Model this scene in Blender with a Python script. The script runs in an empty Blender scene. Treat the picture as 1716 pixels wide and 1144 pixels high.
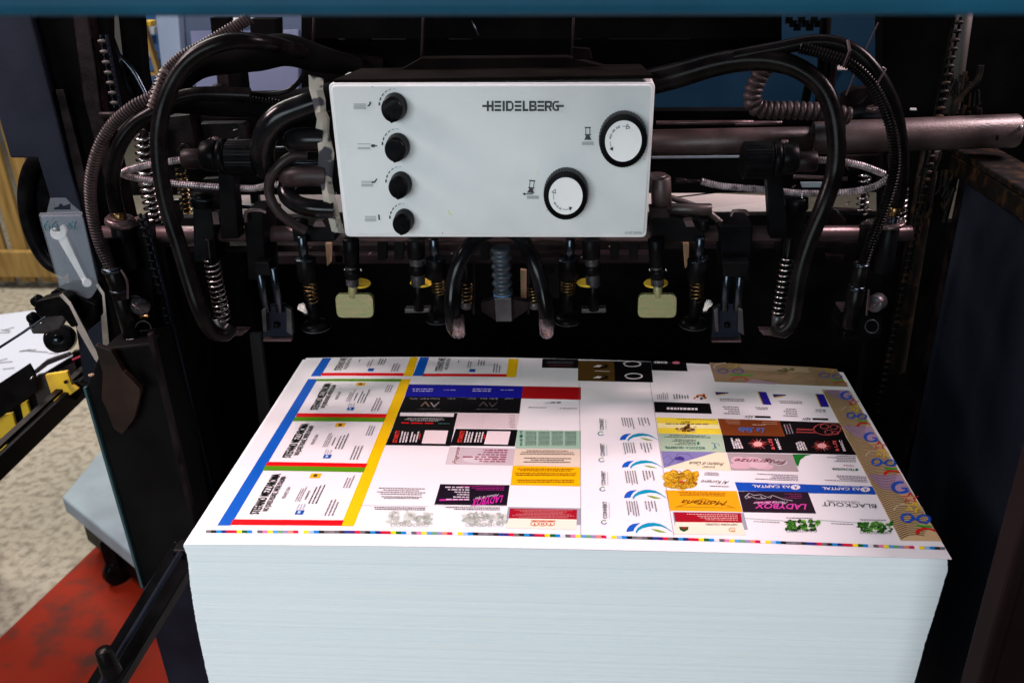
import bpy, bmesh, math, random
from mathutils import Vector, Matrix, Euler
random.seed(7)
SC = bpy.context.scene
COL = SC.collection
# ------------------------------------------------------------------ camera
F_PX = 1460.0; CX, CY = 858.0, 572.0          # focal length in pixels of the 1716 x 1144 frame
YAW, PITCH, ROLL = -0.0908, 0.442, 0.029
CAM = Vector((0.023, -0.66, 1.532))
FW = Vector((math.sin(YAW)*math.cos(PITCH), math.cos(YAW)*math.cos(PITCH), -math.sin(PITCH)))
_r = Vector((math.cos(YAW), -math.sin(YAW), 0)); _d = FW.cross(_r)
RT = math.cos(ROLL)*_r + math.sin(ROLL)*_d
DN = -math.sin(ROLL)*_r + math.cos(ROLL)*_d
cd = bpy.data.cameras.new('camera'); cam = bpy.data.objects.new('camera', cd); COL.objects.link(cam)
cam.matrix_world = Matrix(((RT.x, -DN.x, -FW.x, CAM.x), (RT.y, -DN.y, -FW.y, CAM.y), (RT.z, -DN.z, -FW.z, CAM.z), (0, 0, 0, 1)))
cd.sensor_width = 36; cd.lens = F_PX/1716*36; cd.clip_start = 0.02; cd.clip_end = 100
cd.dof.use_dof = True; cd.dof.focus_distance = 0.95; cd.dof.aperture_fstop = 9
SC.camera = cam
# ------------------------------------------------------------------ world, lights, exposure
w = bpy.data.worlds.new("World"); SC.world = w; w.use_nodes = True
w.node_tree.nodes['Background'].inputs[0].default_value = (0.55, 0.7, 1.0, 1)
w.node_tree.nodes['Background'].inputs[1].default_value = 0.025
SC.view_settings.view_transform = 'Standard'; SC.view_settings.look = 'None'
SC.view_settings.exposure = 0.0; SC.view_settings.gamma = 1.0

def area(name, loc, aim, sx, sy, power, col):
    l = bpy.data.lights.new(name, 'AREA'); l.shape = 'RECTANGLE'; l.size = sx; l.size_y = sy
    l.energy = power; l.color = col
    o = bpy.data.objects.new(name, l); COL.objects.link(o); o.location = loc
    o.rotation_euler = (Vector(aim)-Vector(loc)).to_track_quat('-Z', 'Y').to_euler()
    return o
area('doorway_daylight', (-0.8, -2.75, 1.78), (0.0, 0.1, 1.1), 1.9, 1.1, 69, (0.84, 0.945, 1.0))
area('rim_lamp_left', (-1.05, 0.19, 2.0), (-0.45, 0.30, 1.25), 0.3, 0.3, 19, (1.0, 0.76, 0.78))  # small lamp added for pinkish rims on the left hoses
area('rim_lamp_right', (1.1, 0.42, 2.0), (0.5, 0.36, 1.25), 0.3, 0.3, 24, (1.0, 0.74, 0.78))  # its added counterpart, for rims on the right hoses and tube
area('shop_skylight', (-2.4, 2.2, 3.3), (-1.6, 2.0, 0.0), 1.6, 1.6, 125, (1.0, 0.95, 0.86))
area('shop_strip_light', (0.0, 0.85, 2.6), (0.0, 1.5, 1.3), 1.6, 0.3, 7, (0.75, 0.85, 1.0))

# ------------------------------------------------------------------ pixel -> world helpers
def ray(px, py): return FW + RT*((px-CX)/F_PX) + DN*((py-CY)/F_PX)
def P(px, py, Y):
    d = ray(px, py); return CAM + d*((Y-CAM.y)/d.y)
def PZ(px, py, Z):
    d = ray(px, py); return CAM + d*((Z-CAM.z)/d.z)
def PX(px, py, X):
    d = ray(px, py); return CAM + d*((X-CAM.x)/d.x)
def mpp(p): return (p-CAM).dot(FW)/F_PX       # metres per pixel at a point

# ------------------------------------------------------------------ materials
def mat(name, col, rough=0.5, metal=0.0, vary=0.0, scale=30.0, bump=0.0, bscale=200.0, col2=None, spec=0.5, coat=0.0, detail=6, sharp=(0.35, 0.65), stretch=None, trans=0.0, bdist=0.001, rvary=0.15):
    m = bpy.data.materials.new(name); m.use_nodes = True
    nt = m.node_tree; N = nt.nodes; L = nt.links; b = N['Principled BSDF']
    b.inputs['Roughness'].default_value = rough; b.inputs['Metallic'].default_value = metal
    b.inputs['Specular IOR Level'].default_value = spec; b.inputs['Coat Weight'].default_value = coat
    b.inputs['Transmission Weight'].default_value = trans
    b.inputs['Base Color'].default_value = (*col, 1)
    tc = N.new('ShaderNodeTexCoord'); mp = N.new('ShaderNodeMapping'); L.new(tc.outputs['Object'], mp.inputs[0])
    if stretch: mp.inputs['Scale'].default_value = stretch
    if vary > 0 or col2:
        n = N.new('ShaderNodeTexNoise'); n.inputs['Scale'].default_value = scale; n.inputs['Detail'].default_value = detail
        L.new(mp.outputs[0], n.inputs['Vector'])
        r = N.new('ShaderNodeValToRGB'); r.color_ramp.elements[0].position = sharp[0]; r.color_ramp.elements[1].position = sharp[1]
        c2 = col2 if col2 else tuple(min(1, c*(1+vary)+0.002) for c in col)
        c1 = col if col2 else tuple(c*(1-vary) for c in col)
        r.color_ramp.elements[0].color = (*c1, 1); r.color_ramp.elements[1].color = (*c2, 1)
        L.new(n.outputs[0], r.inputs[0]); L.new(r.outputs[0], b.inputs['Base Color'])
        if rvary:
            q = N.new('ShaderNodeMapRange'); q.inputs['To Min'].default_value = max(0.03, rough-rvary); q.inputs['To Max'].default_value = min(1, rough+rvary)
            L.new(n.outputs[0], q.inputs['Value']); L.new(q.outputs[0], b.inputs['Roughness'])
    if bump > 0:
        n2 = N.new('ShaderNodeTexNoise'); n2.inputs['Scale'].default_value = bscale; n2.inputs['Detail'].default_value = 5
        L.new(mp.outputs[0], n2.inputs['Vector'])
        bp = N.new('ShaderNodeBump'); bp.inputs['Strength'].default_value = bump; bp.inputs['Distance'].default_value = bdist
        L.new(n2.outputs[0], bp.inputs['Height']); L.new(bp.outputs[0], b.inputs['Normal'])
    return m
M = {}
M['rubber'] = mat('black_rubber', (0.0028, 0.0022, 0.0023), 0.27, 0, 0.35, 40, 0.12, 300, spec=0.06, rvary=0.05)
M['rubber_gloss'] = mat('glossy_rubber', (0.003, 0.003, 0.0035), 0.2, 0, 0.3, 30, 0.05, 200, spec=0.14)
M['rubber_dusty'] = mat('dusty_brown_rubber', (0.022, 0.0135, 0.014), 0.45, 0, 0.35, 50, 0.15, 300, spec=0.2)
M['black'] = mat('black_paint', (0.0012, 0.0012, 0.0016), 0.42, 0, 0.4, 25, 0.1, 250, spec=0.06)
M['void'] = mat('interior_black', (0.0007, 0.0006, 0.0007), 0.8, 0, 0.4, 12, 0.2, 60, spec=0.02)  # near-black colour puts the darkness of the machine interior into its parts
M['plastic'] = mat('black_plastic', (0.0014, 0.0014, 0.0018), 0.34, 0, 0.2, 60, 0.08, 500, spec=0.04)
M['purple'] = mat('dusty_dark_metal', (0.0065, 0.0035, 0.004), 0.42, 0.1, 0.7, 35, 0.3, 220, spec=0.08)
M['shaft'] = mat('dusty_steel', (0.075, 0.048, 0.050), 0.34, 0.55, 0.45, 22, 0.25, 350)
M['tube'] = mat('dusty_painted_tube', (0.036, 0.022, 0.021), 0.42, 0.15, 0.6, 24, 0.35, 500)
M['steel'] = mat('bright_steel', (0.34, 0.32, 0.31), 0.25, 1.0, 0.25, 40, 0.1, 200)
M['steeldark'] = mat('oily_blued_steel', (0.03, 0.038, 0.048), 0.22, 0.9, 0.4, 50, 0.1, 300)
M['brass'] = mat('brass_wire', (0.16, 0.10, 0.04), 0.3, 1.0, 0.25, 60)
M['zinc'] = mat('yellow_zinc_plate', (0.26, 0.225, 0.12), 0.42, 0.35, 0.2, 30, 0.4, 300, col2=(0.20, 0.235, 0.09), stretch=(1, 1, 6))
M['braid'] = mat('braided_sleeve', (0.30, 0.26, 0.27), 0.3, 0.6, 0.5, 120)
M['yellow'] = mat('yellow_disc', (0.75, 0.48, 0.03), 0.45)
M['box'] = mat('grey_white_enamel', (0.635, 0.665, 0.665), 0.42, 0, 0, 7, 0.04, 300, col2=(0.50, 0.52, 0.51), sharp=(0.45, 0.8), rvary=0.04)
M['boxtop'] = mat('shaded_brown_lid', (0.003, 0.0015, 0.0015), 0.7, 0, 0.3, 20, spec=0.02)  # brown lid, with the shade over the box top in its colour
M['face'] = mat('dial_disc_white', (0.80, 0.80, 0.79), 0.4, 0, 0, 20, col2=(0.70, 0.70, 0.69), sharp=(0.5, 0.9))
M['inkblack'] = mat('panel_black_print', (0.01, 0.01, 0.012), 0.5)
M['inkgrey'] = mat('panel_grey_print', (0.16, 0.16, 0.17), 0.5)
M['bluebeam'] = mat('blue_hammer_paint', (0.0055, 0.055, 0.098), 0.55, 0, 0.25, 9, 0.25, 260, spec=0.1)
M['navy'] = mat('navy_grey_paint', (0.0065, 0.0085, 0.016), 0.5, 0, 0.3, 10, 0.15, 200, spec=0.1)
M['sidewall'] = mat('greasy_side_panel', (0.008, 0.0105, 0.017), 0.5, 0, 0, 160, 0.2, 150, spec=0.1, col2=(0.026, 0.024, 0.014), sharp=(0.66, 0.78))
M['rust'] = mat('oily_rust', (0.003, 0.0022, 0.002), 0.55, 0.0, 0, 60, 0.8, 120, col2=(0.045, 0.020, 0.005), sharp=(0.50, 0.80), spec=0.12)
M['olive'] = mat('olive_grease', (0.008, 0.007, 0.005), 0.6, 0, 0.3, 12)
M['housing'] = mat('lit_blue_grey_housing', (0.045, 0.072, 0.13), 0.5, 0, 0.12, 5, 0.1, 90)  # paler copy for the left end, brighter light painted into the colour
M['housing_shaded'] = mat('shaded_blue_housing', (0.0015, 0.018, 0.038), 0.5, 0, 0.2, 5, 0.1, 90, spec=0.1)  # darker copy for the right end, shade painted into the colour
M['board'] = mat('pale_feed_board', (0.50, 0.45, 0.41), 0.5, 0, 0.12, 6)
M['wood'] = mat('yellow_pallet_wood', (0.20, 0.11, 0.025), 0.7, 0, 0, 5, 0.5, 60, col2=(0.42, 0.26, 0.075), stretch=(6, 6, 0.7), sharp=(0.3, 0.7))
M['concrete'] = mat('concrete', (0.24, 0.21, 0.165), 0.85, 0, 0, 38, 1.0, 160, col2=(0.43, 0.385, 0.31), sharp=(0.34, 0.56), spec=0.15, detail=10)
M['redpaint'] = mat('worn_red_floor_paint', (0.29, 0.020, 0.006), 0.6, 0, 0, 13, 0.5, 120, col2=(0.09, 0.03, 0.022), sharp=(0.47, 0.70), spec=0.12, detail=9)
M['platform'] = mat('pale_grey_platform_paint', (0.30, 0.37, 0.42), 0.6, 0, 0.15, 8, 0.2, 90)
M['yellowplate'] = mat('yellow_machine_paint', (0.70, 0.46, 0.02), 0.5, 0, 0, 22, 0.1, 90, col2=(0.45, 0.28, 0.03), sharp=(0.5, 0.75))
M['paper'] = mat('white_paper', (0.45, 0.49, 0.56), 0.6)
M['camo'] = mat('camouflage_cloth', (0.34, 0.31, 0.26), 0.85, 0, 0, 42, 0.4, 500, col2=(0.035, 0.035, 0.045), sharp=(0.52, 0.56), detail=2)
M['brush'] = mat('white_bristles', (0.8, 0.72, 0.66), 0.7, 0, 0.2, 200)
M['bellow'] = mat('blue_grey_bellows', (0.018, 0.027, 0.037), 0.4, 0, 0.5, 40)
M['greymetal'] = mat('grey_cast_metal', (0.036, 0.035, 0.038), 0.4, 0.4, 0.3, 40, 0.2, 300)
M['tip'] = mat('worn_clear_tip', (0.16, 0.13, 0.14), 0.12, 0.85, 0.5, 60, coat=0.4)
M['lever'] = mat('bare_steel_lever', (0.42, 0.36, 0.32), 0.4, 0.6, 0.2, 30)
M['guard'] = mat('brown_guard_paint', (0.0075, 0.003, 0.0033), 0.7, 0, 0.15, 8, spec=0.04)
M['white'] = mat('white_plastic', (0.8, 0.8, 0.8), 0.4)
M['green'] = mat('green_sticker', (0.02, 0.2, 0.1), 0.5)
M['marker'] = mat('teal_marker_ink', (0.0, 0.10, 0.13), 0.5)
M['redwire'] = mat('red_plastic', (0.3, 0.02, 0.05), 0.5)
M['leather'] = mat('brown_leather', (0.016, 0.006, 0.003), 0.6, 0, 0.7, 14, 0.2, 90, spec=0.2)
M['tan'] = mat('tan_cardboard', (0.22, 0.13, 0.07), 0.7, 0, 0.2, 14)
M['tag'] = mat('blue_bin_plastic', (0.02, 0.08, 0.22), 0.5)
# clear plastic of the blister pack
cp = bpy.data.materials.new('clear_plastic'); cp.use_nodes = True; nt = cp.node_tree
b = nt.nodes['Principled BSDF']; b.inputs['Base Color'].default_value = (0.45, 0.5, 0.55, 1); b.inputs['Roughness'].default_value = 0.22
tr = nt.nodes.new('ShaderNodeBsdfTransparent'); mx = nt.nodes.new('ShaderNodeMixShader'); mx.inputs[0].default_value = 0.12
tr.inputs[0].default_value = (0.93, 0.95, 0.97, 1)
nt.links.new(tr.outputs[0], mx.inputs[1]); nt.links.new(b.outputs[0], mx.inputs[2])
nt.links.new(mx.outputs[0], nt.nodes['Material Output'].inputs[0]); M['clear'] = cp
M['spanner'] = mat('satin_chrome', (0.75, 0.72, 0.66), 0.4, 0.0, 0.1, 40)
# cut edge of the paper pile: fine horizontal sheet lines (thousands of sheet edges)
pm = mat('stacked_paper_edges', (0.70, 0.80, 0.86), 0.7); M['edges'] = pm
nt = pm.node_tree; N = nt.nodes; L = nt.links; b = N['Principled BSDF']
tc = N.new('ShaderNodeTexCoord')
def _lines(sz, det):
    mp = N.new('ShaderNodeMapping'); mp.inputs['Scale'].default_value = (0.35, 0.35, sz); L.new(tc.outputs['Object'], mp.inputs[0])
    n = N.new('ShaderNodeTexNoise'); n.inputs['Scale'].default_value = 1.0; n.inputs['Detail'].default_value = det
    L.new(mp.outputs[0], n.inputs['Vector']); return n
n1 = _lines(430, 3); n2 = _lines(90, 6); n1b = _lines(260, 4)
mm = N.new('ShaderNodeMath'); mm.operation = 'ADD'; L.new(n1.outputs[0], mm.inputs[0]); L.new(n1b.outputs[0], mm.inputs[1])
rp = N.new('ShaderNodeValToRGB'); rp.color_ramp.elements[0].position = 0.38; rp.color_ramp.elements[1].position = 0.53
hv = N.new('ShaderNodeMath'); hv.operation = 'MULTIPLY'; hv.inputs[1].default_value = 0.5; L.new(mm.outputs[0], hv.inputs[0]); L.new(hv.outputs[0], rp.inputs[0])
rp.color_ramp.elements[0].color = (0.83, 0.87, 0.895, 1); rp.color_ramp.elements[1].color = (0.90, 0.925, 0.94, 1)
L.new(rp.outputs[0], b.inputs['Base Color'])
bp = N.new('ShaderNodeBump'); bp.inputs['Strength'].default_value = 0.5; bp.inputs['Distance'].default_value = 0.0006
L.new(n1.outputs[0], bp.inputs['Height']); L.new(bp.outputs[0], b.inputs['Normal'])

# ------------------------------------------------------------------ mesh builder
def catmull(pts, n):
    out = []; K = len(pts)
    if K < 3: 
        return [pts[0].lerp(pts[-1], i/n) for i in range(n+1)]
    for i in range(n+1):
        t = i/n*(K-1); k = min(int(t), K-2); u = t-k
        p0 = pts[max(k-1, 0)]; p1 = pts[k]; p2 = pts[k+1]; p3 = pts[min(k+2, K-1)]
        out.append(0.5*((2*p1)+(p2-p0)*u+(2*p0-5*p1+4*p2-p3)*u*u+(3*p1-p0-3*p2+p3)*u**3))
    return out
def resample(pts, step):
    L_ = [0]
    for a, b_ in zip(pts, pts[1:]): L_.append(L_[-1]+(b_-a).length)
    tot = L_[-1]; n = max(2, int(tot/step)); out = []; k = 0
    for i in range(n+1):
        s = tot*i/n
        while k < len(pts)-2 and L_[k+1] < s: k += 1
        d = L_[k+1]-L_[k]; out.append(pts[k].lerp(pts[k+1], 0 if d == 0 else (s-L_[k])/d))
    return out
class MB:
    def __init__(s): s.v = []; s.f = []; s.mi = []; s.sm = []
    def add(s, vs, fs, mi=0, smooth=False):
        o = len(s.v); s.v += [Vector(p) for p in vs]
        for f in fs: s.f.append([o+i for i in f]); s.mi.append(mi); s.sm.append(smooth)
    def box(s, c, size, rot=None, mi=0):
        c = Vector(c); R_ = rot.to_matrix() if rot else Matrix.Identity(3)
        vs = [c+R_@Vector((x*size[0]/2, y*size[1]/2, z*size[2]/2)) for x in (-1, 1) for y in (-1, 1) for z in (-1, 1)]
        s.add(vs, [(0, 1, 3, 2), (4, 6, 7, 5), (0, 4, 5, 1), (2, 3, 7, 6), (0, 2, 6, 4), (1, 5, 7, 3)], mi)
    def slab(s, poly, ext, mi=0):
        poly = [Vector(p) for p in poly]; e = Vector(ext); n = len(poly)
        nn = Vector()
        for i in range(n): nn += poly[i].cross(poly[(i+1) % n])
        if nn.dot(e) > 0: poly.reverse()
        s.add(poly+[p+e for p in poly], [tuple(range(n)), tuple(range(2*n-1, n-1, -1))]+[(i, i+n, (i+1) % n+n, (i+1) % n) for i in range(n)], mi)
    def tube(s, pts, r, n=14, mi=0, cap=True, smooth=True):
        m = len(pts); t0 = (pts[1]-pts[0]).normalized()
        up = Vector((0, 0, 1)) if abs(t0.z) < 0.9 else Vector((1, 0, 0))
        a = t0.cross(up).normalized(); vs = []
        for i in range(m):
            t = (pts[min(i+1, m-1)]-pts[max(i-1, 0)]).normalized()
            a = (a-t*a.dot(t)).normalized(); b_ = t.cross(a)
            ri = r(i/(m-1)) if callable(r) else (r[i] if isinstance(r, list) else r)
            for k in range(n):
                an = 2*math.pi*k/n; vs.append(pts[i]+(a*math.cos(an)+b_*math.sin(an))*ri)
        fs = [(i*n+k, i*n+(k+1) % n, (i+1)*n+(k+1) % n, (i+1)*n+k) for i in range(m-1) for k in range(n)]
        s.add(vs, fs, mi, smooth)
        if cap:
            o = len(s.v)-m*n
            s.f += [[o+k for k in range(n-1, -1, -1)], [o+(m-1)*n+k for k in range(n)]]; s.mi += [mi, mi]; s.sm += [False, False]
    def cyl(s, p0, p1, r0, r1=None, n=24, mi=0, bev=0.12):
        r1 = r0 if r1 is None else r1; L_ = (p1-p0).length; b_ = min(bev*min(r0, r1), L_*0.3)/L_
        s.lathe(p0, p1, [(0, r0*0.9 if bev else r0), (b_, r0), (1-b_, r1), (1, r1*0.9 if bev else r1)], n, mi)
    def lathe(s, p0, p1, prof, n=28, mi=0, smooth=True, ysc=1.0):
        ax = (p1-p0); t = ax.normalized(); up = Vector((0, 0, 1)) if abs(t.z) < 0.9 else Vector((1, 0, 0))
        a = t.cross(up).normalized(); b_ = t.cross(a); vs = []
        for q, r in prof:
            for k in range(n):
                an = 2*math.pi*k/n; vs.append(p0+ax*q+(a*math.cos(an)+b_*math.sin(an)*ysc)*r)
        m = len(prof)
        s.add(vs, [(i*n+k, i*n+(k+1) % n, (i+1)*n+(k+1) % n, (i+1)*n+k) for i in range(m-1) for k in range(n)]+[tuple(range(n-1, -1, -1)), tuple((m-1)*n+k for k in range(n))], mi, smooth)
    def coil(s, p0, p1, R_, r, turns, n=7, mi=0):
        ax = p1-p0; t = ax.normalized(); up = Vector((0, 0, 1)) if abs(t.z) < 0.9 else Vector((1, 0, 0))
        a = t.cross(up).normalized(); b_ = t.cross(a); m = int(turns*18); pts = []
        for i in range(m+1):
            an = 2*math.pi*turns*i/m; pts.append(p0+ax*(i/m)+(a*math.cos(an)+b_*math.sin(an))*R_)
        s.tube(pts, r, n, mi)
    def build(s, name, mats, parent=None, bevel=0.0, shade=True):
        if not isinstance(mats, (list, tuple)): mats = [mats]
        org = parent_loc(parent)
        me = bpy.data.meshes.new(name); me.from_pydata([tuple(p-org) for p in s.v], [], s.f)
        for m in mats: me.materials.append(M[m] if isinstance(m, str) else m)
        for p, mi, sm in zip(me.polygons, s.mi, s.sm): p.material_index = mi; p.use_smooth = sm
        bm = bmesh.new(); bm.from_mesh(me)
        bmesh.ops.recalc_face_normals(bm, faces=bm.faces[:]) if shade else None
        if bevel:
            ed = [e for e in bm.edges if len(e.link_faces) == 2 and e.calc_face_angle(0) > 0.5 and not (e.link_faces[0].smooth and e.link_faces[1].smooth)]
            bmesh.ops.bevel(bm, geom=ed, offset=bevel, segments=2, profile=0.5, affect='EDGES', clamp_overlap=True)
        # sharp edges so that flat ends stay flat beside smooth sides
        for e in bm.edges:
            if len(e.link_faces) == 2 and e.calc_face_angle(0) > 0.9: e.smooth = False
        bm.to_mesh(me); bm.free()
        o = bpy.data.objects.new(name, me); COL.objects.link(o)
        if parent: o.parent = parent
        return o
def parent_loc(p):
    v = Vector((0, 0, 0))
    while p: v += p.location; p = p.parent
    return v
def tag(o, label, cat, group=None):
    o['label'] = label; o['category'] = cat
    if group: o['group'] = group
    return o
def struct(o): o['kind'] = 'structure'; return o
def thing(name, label, cat, loc, group=None):
    o = bpy.data.objects.new(name, None); COL.objects.link(o); o.location = Vector(loc); o.empty_display_size = 0.02
    return tag(o, label, cat, group)
def part(name, fn, m, parent, bevel=0.0):
    mb = MB(); fn(mb); return mb.build(name, m, parent, bevel)
def solo(name, label, cat, mb, m, group=None, bevel=0.0):
    o = mb.build(name, m, None, bevel)
    # origin at the middle of the mesh
    c = sum((Vector(v.co) for v in o.data.vertices), Vector())/len(o.data.vertices)
    o.data.transform(Matrix.Translation(-c)); o.location = c
    return tag(o, label, cat, group)
def poly(pxs, Y): return [P(x, y, Y) for x, y in pxs]
def Lp(mb, pxs, Y, depth, mi=0): mb.slab(poly(pxs, Y), (0, depth, 0), mi)
def rect4(x0, y0, x1, y1): return [(x0, y0), (x1, y0), (x1, y1), (x0, y1)]
def path(w3, step=0.006, n=120): return resample(catmull([P(*q) for q in w3], n), step)
def cpx(mb, a, b_, Y, r, r2=None, mi=0, n=24, bev=0.12):   # cylinder between two pixels on plane Y, radius in pixels
    p0, p1 = P(*a, Y), P(*b_, Y); mb.cyl(p0, p1, r*mpp(p0), (r2 or r)*mpp(p1), n, mi, bev)
# ================================================================== THE SETTING
m = MB(); m.add([(-9, -6, 0), (9, -6, 0), (9, 12, 0), (-9, 12, 0)], [(0, 1, 2, 3)]); struct(m.build('floor', 'concrete'))
# worn red strip painted on the floor
a, b_ = PZ(0, 1068, 0.004), PZ(158, 918, 0.004); dr = (b_-a).normalized(); nr = Vector((dr.y, -dr.x, 0))
m = MB(); A0 = a-dr*1.5; B0 = b_+dr*0.06
m.add([A0, B0, B0+nr*1.1, A0+nr*1.1], [(0, 3, 2, 1)]); struct(m.build('red_floor_marking', 'redpaint'))
m = MB(); m.box((0, 6.5, 2.2), (18, 0.1, 4.4)); struct(m.build('wall', mat('shop_wall', (0.25, 0.25, 0.25), 0.8, 0, 0.1, 3)))

# ------------------------------------------------------------------ things beyond the press, left
t = thing('pallet', 'worn yellow wooden pallet standing on edge at far left behind the press', 'pallet', (-2.6, 3.3, 0))
py_ = 3.15
for k in range(8):
    x = P(-150+k*38, 300, py_).x
    part('plank', lambda mb: mb.box((x, py_, 0.60), (0.075, 0.025, 1.15)), 'wood', t, 0.003)
for z in (0.13, 0.98):
    part('rail', lambda mb: mb.box((P(-20, 300, py_).x, py_-0.035, z), (0.80, 0.04, 0.13)), 'wood', t, 0.004)
t = thing('work_table', 'table covered with white paper sheets behind the bulldog clips', 'table', (-1.4, 1.45, 0))
TZ = 0.72
q = [PZ(-260, 600, TZ), PZ(60, 655, TZ), PZ(122, 600, TZ), PZ(86, 520, TZ), PZ(-190, 555, TZ)]
part('tabletop', lambda mb: mb.slab(q, (0, 0, -0.03)), 'navy', t)
cc = sum(q, Vector())/5
part('paper_cover', lambda mb: mb.slab([cc+(p-cc)*1.0+Vector((0, 0, 0.006)) for p in q], (0, 0, -0.004)), 'paper', t)
def marks(mb):
    for k in range(26):
        c = cc.lerp(random.choice(q), random.uniform(0.1, 0.85))+Vector((0, 0, 0.0075)); an = random.uniform(-0.5, 0.9)
        mb.box(c, (random.uniform(0.02, 0.05), 0.002, 0.0006), Euler((0, 0, an)))
part('pen_marks', marks, 'inkgrey', t)
for p in (q[0], q[4]):
    p = p.lerp(cc, 0.15); part('leg', lambda mb: mb.box((p.x, p.y, (TZ-0.03)/2), (0.04, 0.04, TZ-0.03)), 'navy', t)

t = thing('platform_trolley', 'pale grey low platform on black castor over the red floor paint', 'trolley', PZ(190, 880, 0))
pz = 0.20
c0, c1, c2 = PZ(103, 832, pz), PZ(230, 935, pz), PZ(185, 734, pz)
q = [c0, c1, c1+(c2-c0)*1.2, c0+(c2-c0)*1.2]
part('deck', lambda mb: mb.slab(q, (0, 0, -0.05)), 'platform', t, 0.006)
def castor(mb):
    c = c0.lerp(c1, 0.52)+(c2-c0)*0.10; c.z = 0.055
    c.z = 0.038; mb.cyl(c+Vector((-0.012, 0.008, 0)), c+Vector((0.012, -0.008, 0)), 0.038, n=28); mb.box(c+Vector((0, 0, 0.06)), (0.035, 0.035, 0.08))
part('castor', castor, 'rubber', t)
t0 = t
part('undertray', lambda mb: mb.slab([p.lerp(sum(q, Vector())/4, 0.2)-Vector((0, 0, 0.05)) for p in q], (0, 0, -0.10)), 'black', t)

# storage shelf seen through the gap above the left hoses
t = thing('storage_shelf', 'distant shelf of blue bins with slanting orange post in the upper left gap', 'shelf', (P(250, 80, 2.6).x, 2.6, 0))
part('back_panel', lambda mb: Lp(mb, rect4(205, -20, 330, 150), 2.75, 0.02), 'tag', t)
part('post', lambda mb: Lp(mb, [(228, 20), (234, 20), (268, 128), (262, 128)], 2.6, 0.03), 'wood', t)
for k, (x0, y0, x1, y1, mm_) in enumerate(((240, 36, 252, 46, 'yellow'), (244, 45, 258, 58, 'paper'), (238, 62, 252, 76, 'tag'), (236, 88, 258, 94, 'platform'), (238, 102, 262, 116, 'tag'), (244, 122, 268, 127, 'wood'))):
    part('bin', lambda mb: Lp(mb, rect4(x0, y0, x1, y1), 2.65, 0.05), mm_, t)

# ------------------------------------------------------------------ second press unit behind
t = thing('press_unit', 'blue grey press housing standing behind the feeder hoses', 'printing press', (0, 1.5, 0))
YB = 1.45
part('housing', lambda mb: Lp(mb, [(292, -60), (560, -60), (560, 230), (312, 230)], YB, 0.5), 'housing', t, 0.004)
part('frame_edge', lambda mb: Lp(mb, [(250, -60), (292, -60), (313, 230), (283, 230)], YB-0.03, 0.4), mat('pale_frame', (0.20, 0.27, 0.36), 0.5, 0, 0.1, 8), t, 0.004)
part('housing', lambda mb: Lp(mb, [(560, -60), (1478, -60), (1478, 230), (560, 230)], YB, 0.5), 'housing_shaded', t, 0.004)
def win(mb): Lp(mb, [(318, 52), (500, 50), (500, 165), (330, 168)], YB-0.012, 0.010)
part('window', win, mat('lilac_pane', (0.14, 0.165, 0.27), 0.4, 0, 0.1, 6), t, 0.002)
part('ledge', lambda mb: Lp(mb, [(1080, 186), (1262, 186), (1262, 190), (1080, 190)], YB-0.05, 0.03), 'board', t)
part('strip_lamp', lambda mb: Lp(mb, rect4(383, 31, 421, 39), YB-0.06, 0.02), 'white', t)
part('ledge', lambda mb: Lp(mb, rect4(1404, 113, 1430, 117), YB-0.05, 0.03), 'board', t)

# pale feed board behind the suction head
t = thing('feed_board', 'pale feed board running across behind the shaft', 'feed board', P(800, 375, 0.66))
part('board', lambda mb: mb.slab([P(385, 320, 0.70), P(575, 319, 0.70), P(575, 374, 0.665), P(385, 376, 0.665)], (0, 0.012, -0.012)), 'board', t)
part('board', lambda mb: mb.slab([P(1070, 319, 0.70), P(1345, 330, 0.70), P(1345, 362, 0.665), P(1070, 364, 0.665)], (0, 0.012, -0.012)), 'board', t)
part('paper_guide', lambda mb: mb.tube([P(1130, 331, .66), P(1222, 320, .66)], 0.0012, 6), 'black', t)
part('divider', lambda mb: Lp(mb, [(418, 318), (432, 318), (436, 376), (424, 376)], 0.65, 0.01), 'purple', t)
part('brush_bar', lambda mb: Lp(mb, [(160, 366), (1510, 360), (1510, 376), (160, 384)], 0.63, 0.02), 'black', t)
part('fence', lambda mb: Lp(mb, [(150, 290), (1520, 282), (1520, 322), (150, 328)], 0.64, 0.015), 'black', t)

# black depths of the press: inner walls
t = thing('inner_wall', 'near black rear wall giving the pit its darkness behind the paper pile', 'machine wall', P(850, 900, 0.75))
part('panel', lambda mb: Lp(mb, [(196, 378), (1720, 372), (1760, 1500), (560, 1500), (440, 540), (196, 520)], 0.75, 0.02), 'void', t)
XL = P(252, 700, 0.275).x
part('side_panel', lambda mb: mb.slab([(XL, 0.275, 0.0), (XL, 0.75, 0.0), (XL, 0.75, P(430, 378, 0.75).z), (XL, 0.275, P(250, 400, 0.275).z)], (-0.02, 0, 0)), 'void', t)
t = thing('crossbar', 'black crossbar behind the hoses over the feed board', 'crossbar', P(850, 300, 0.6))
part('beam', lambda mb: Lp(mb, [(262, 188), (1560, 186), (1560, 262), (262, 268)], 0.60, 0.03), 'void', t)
part('lower_beam', lambda mb: Lp(mb, [(262, 268), (1560, 264), (1560, 298), (262, 300)], 0.62, 0.03), 'black', t)
def strip(mb): Lp(mb, [(1092, 263), (1262, 261), (1262, 264), (1092, 266)], 0.595, 0.004); 
part('bright_strip', strip, 'platform', t)

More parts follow.
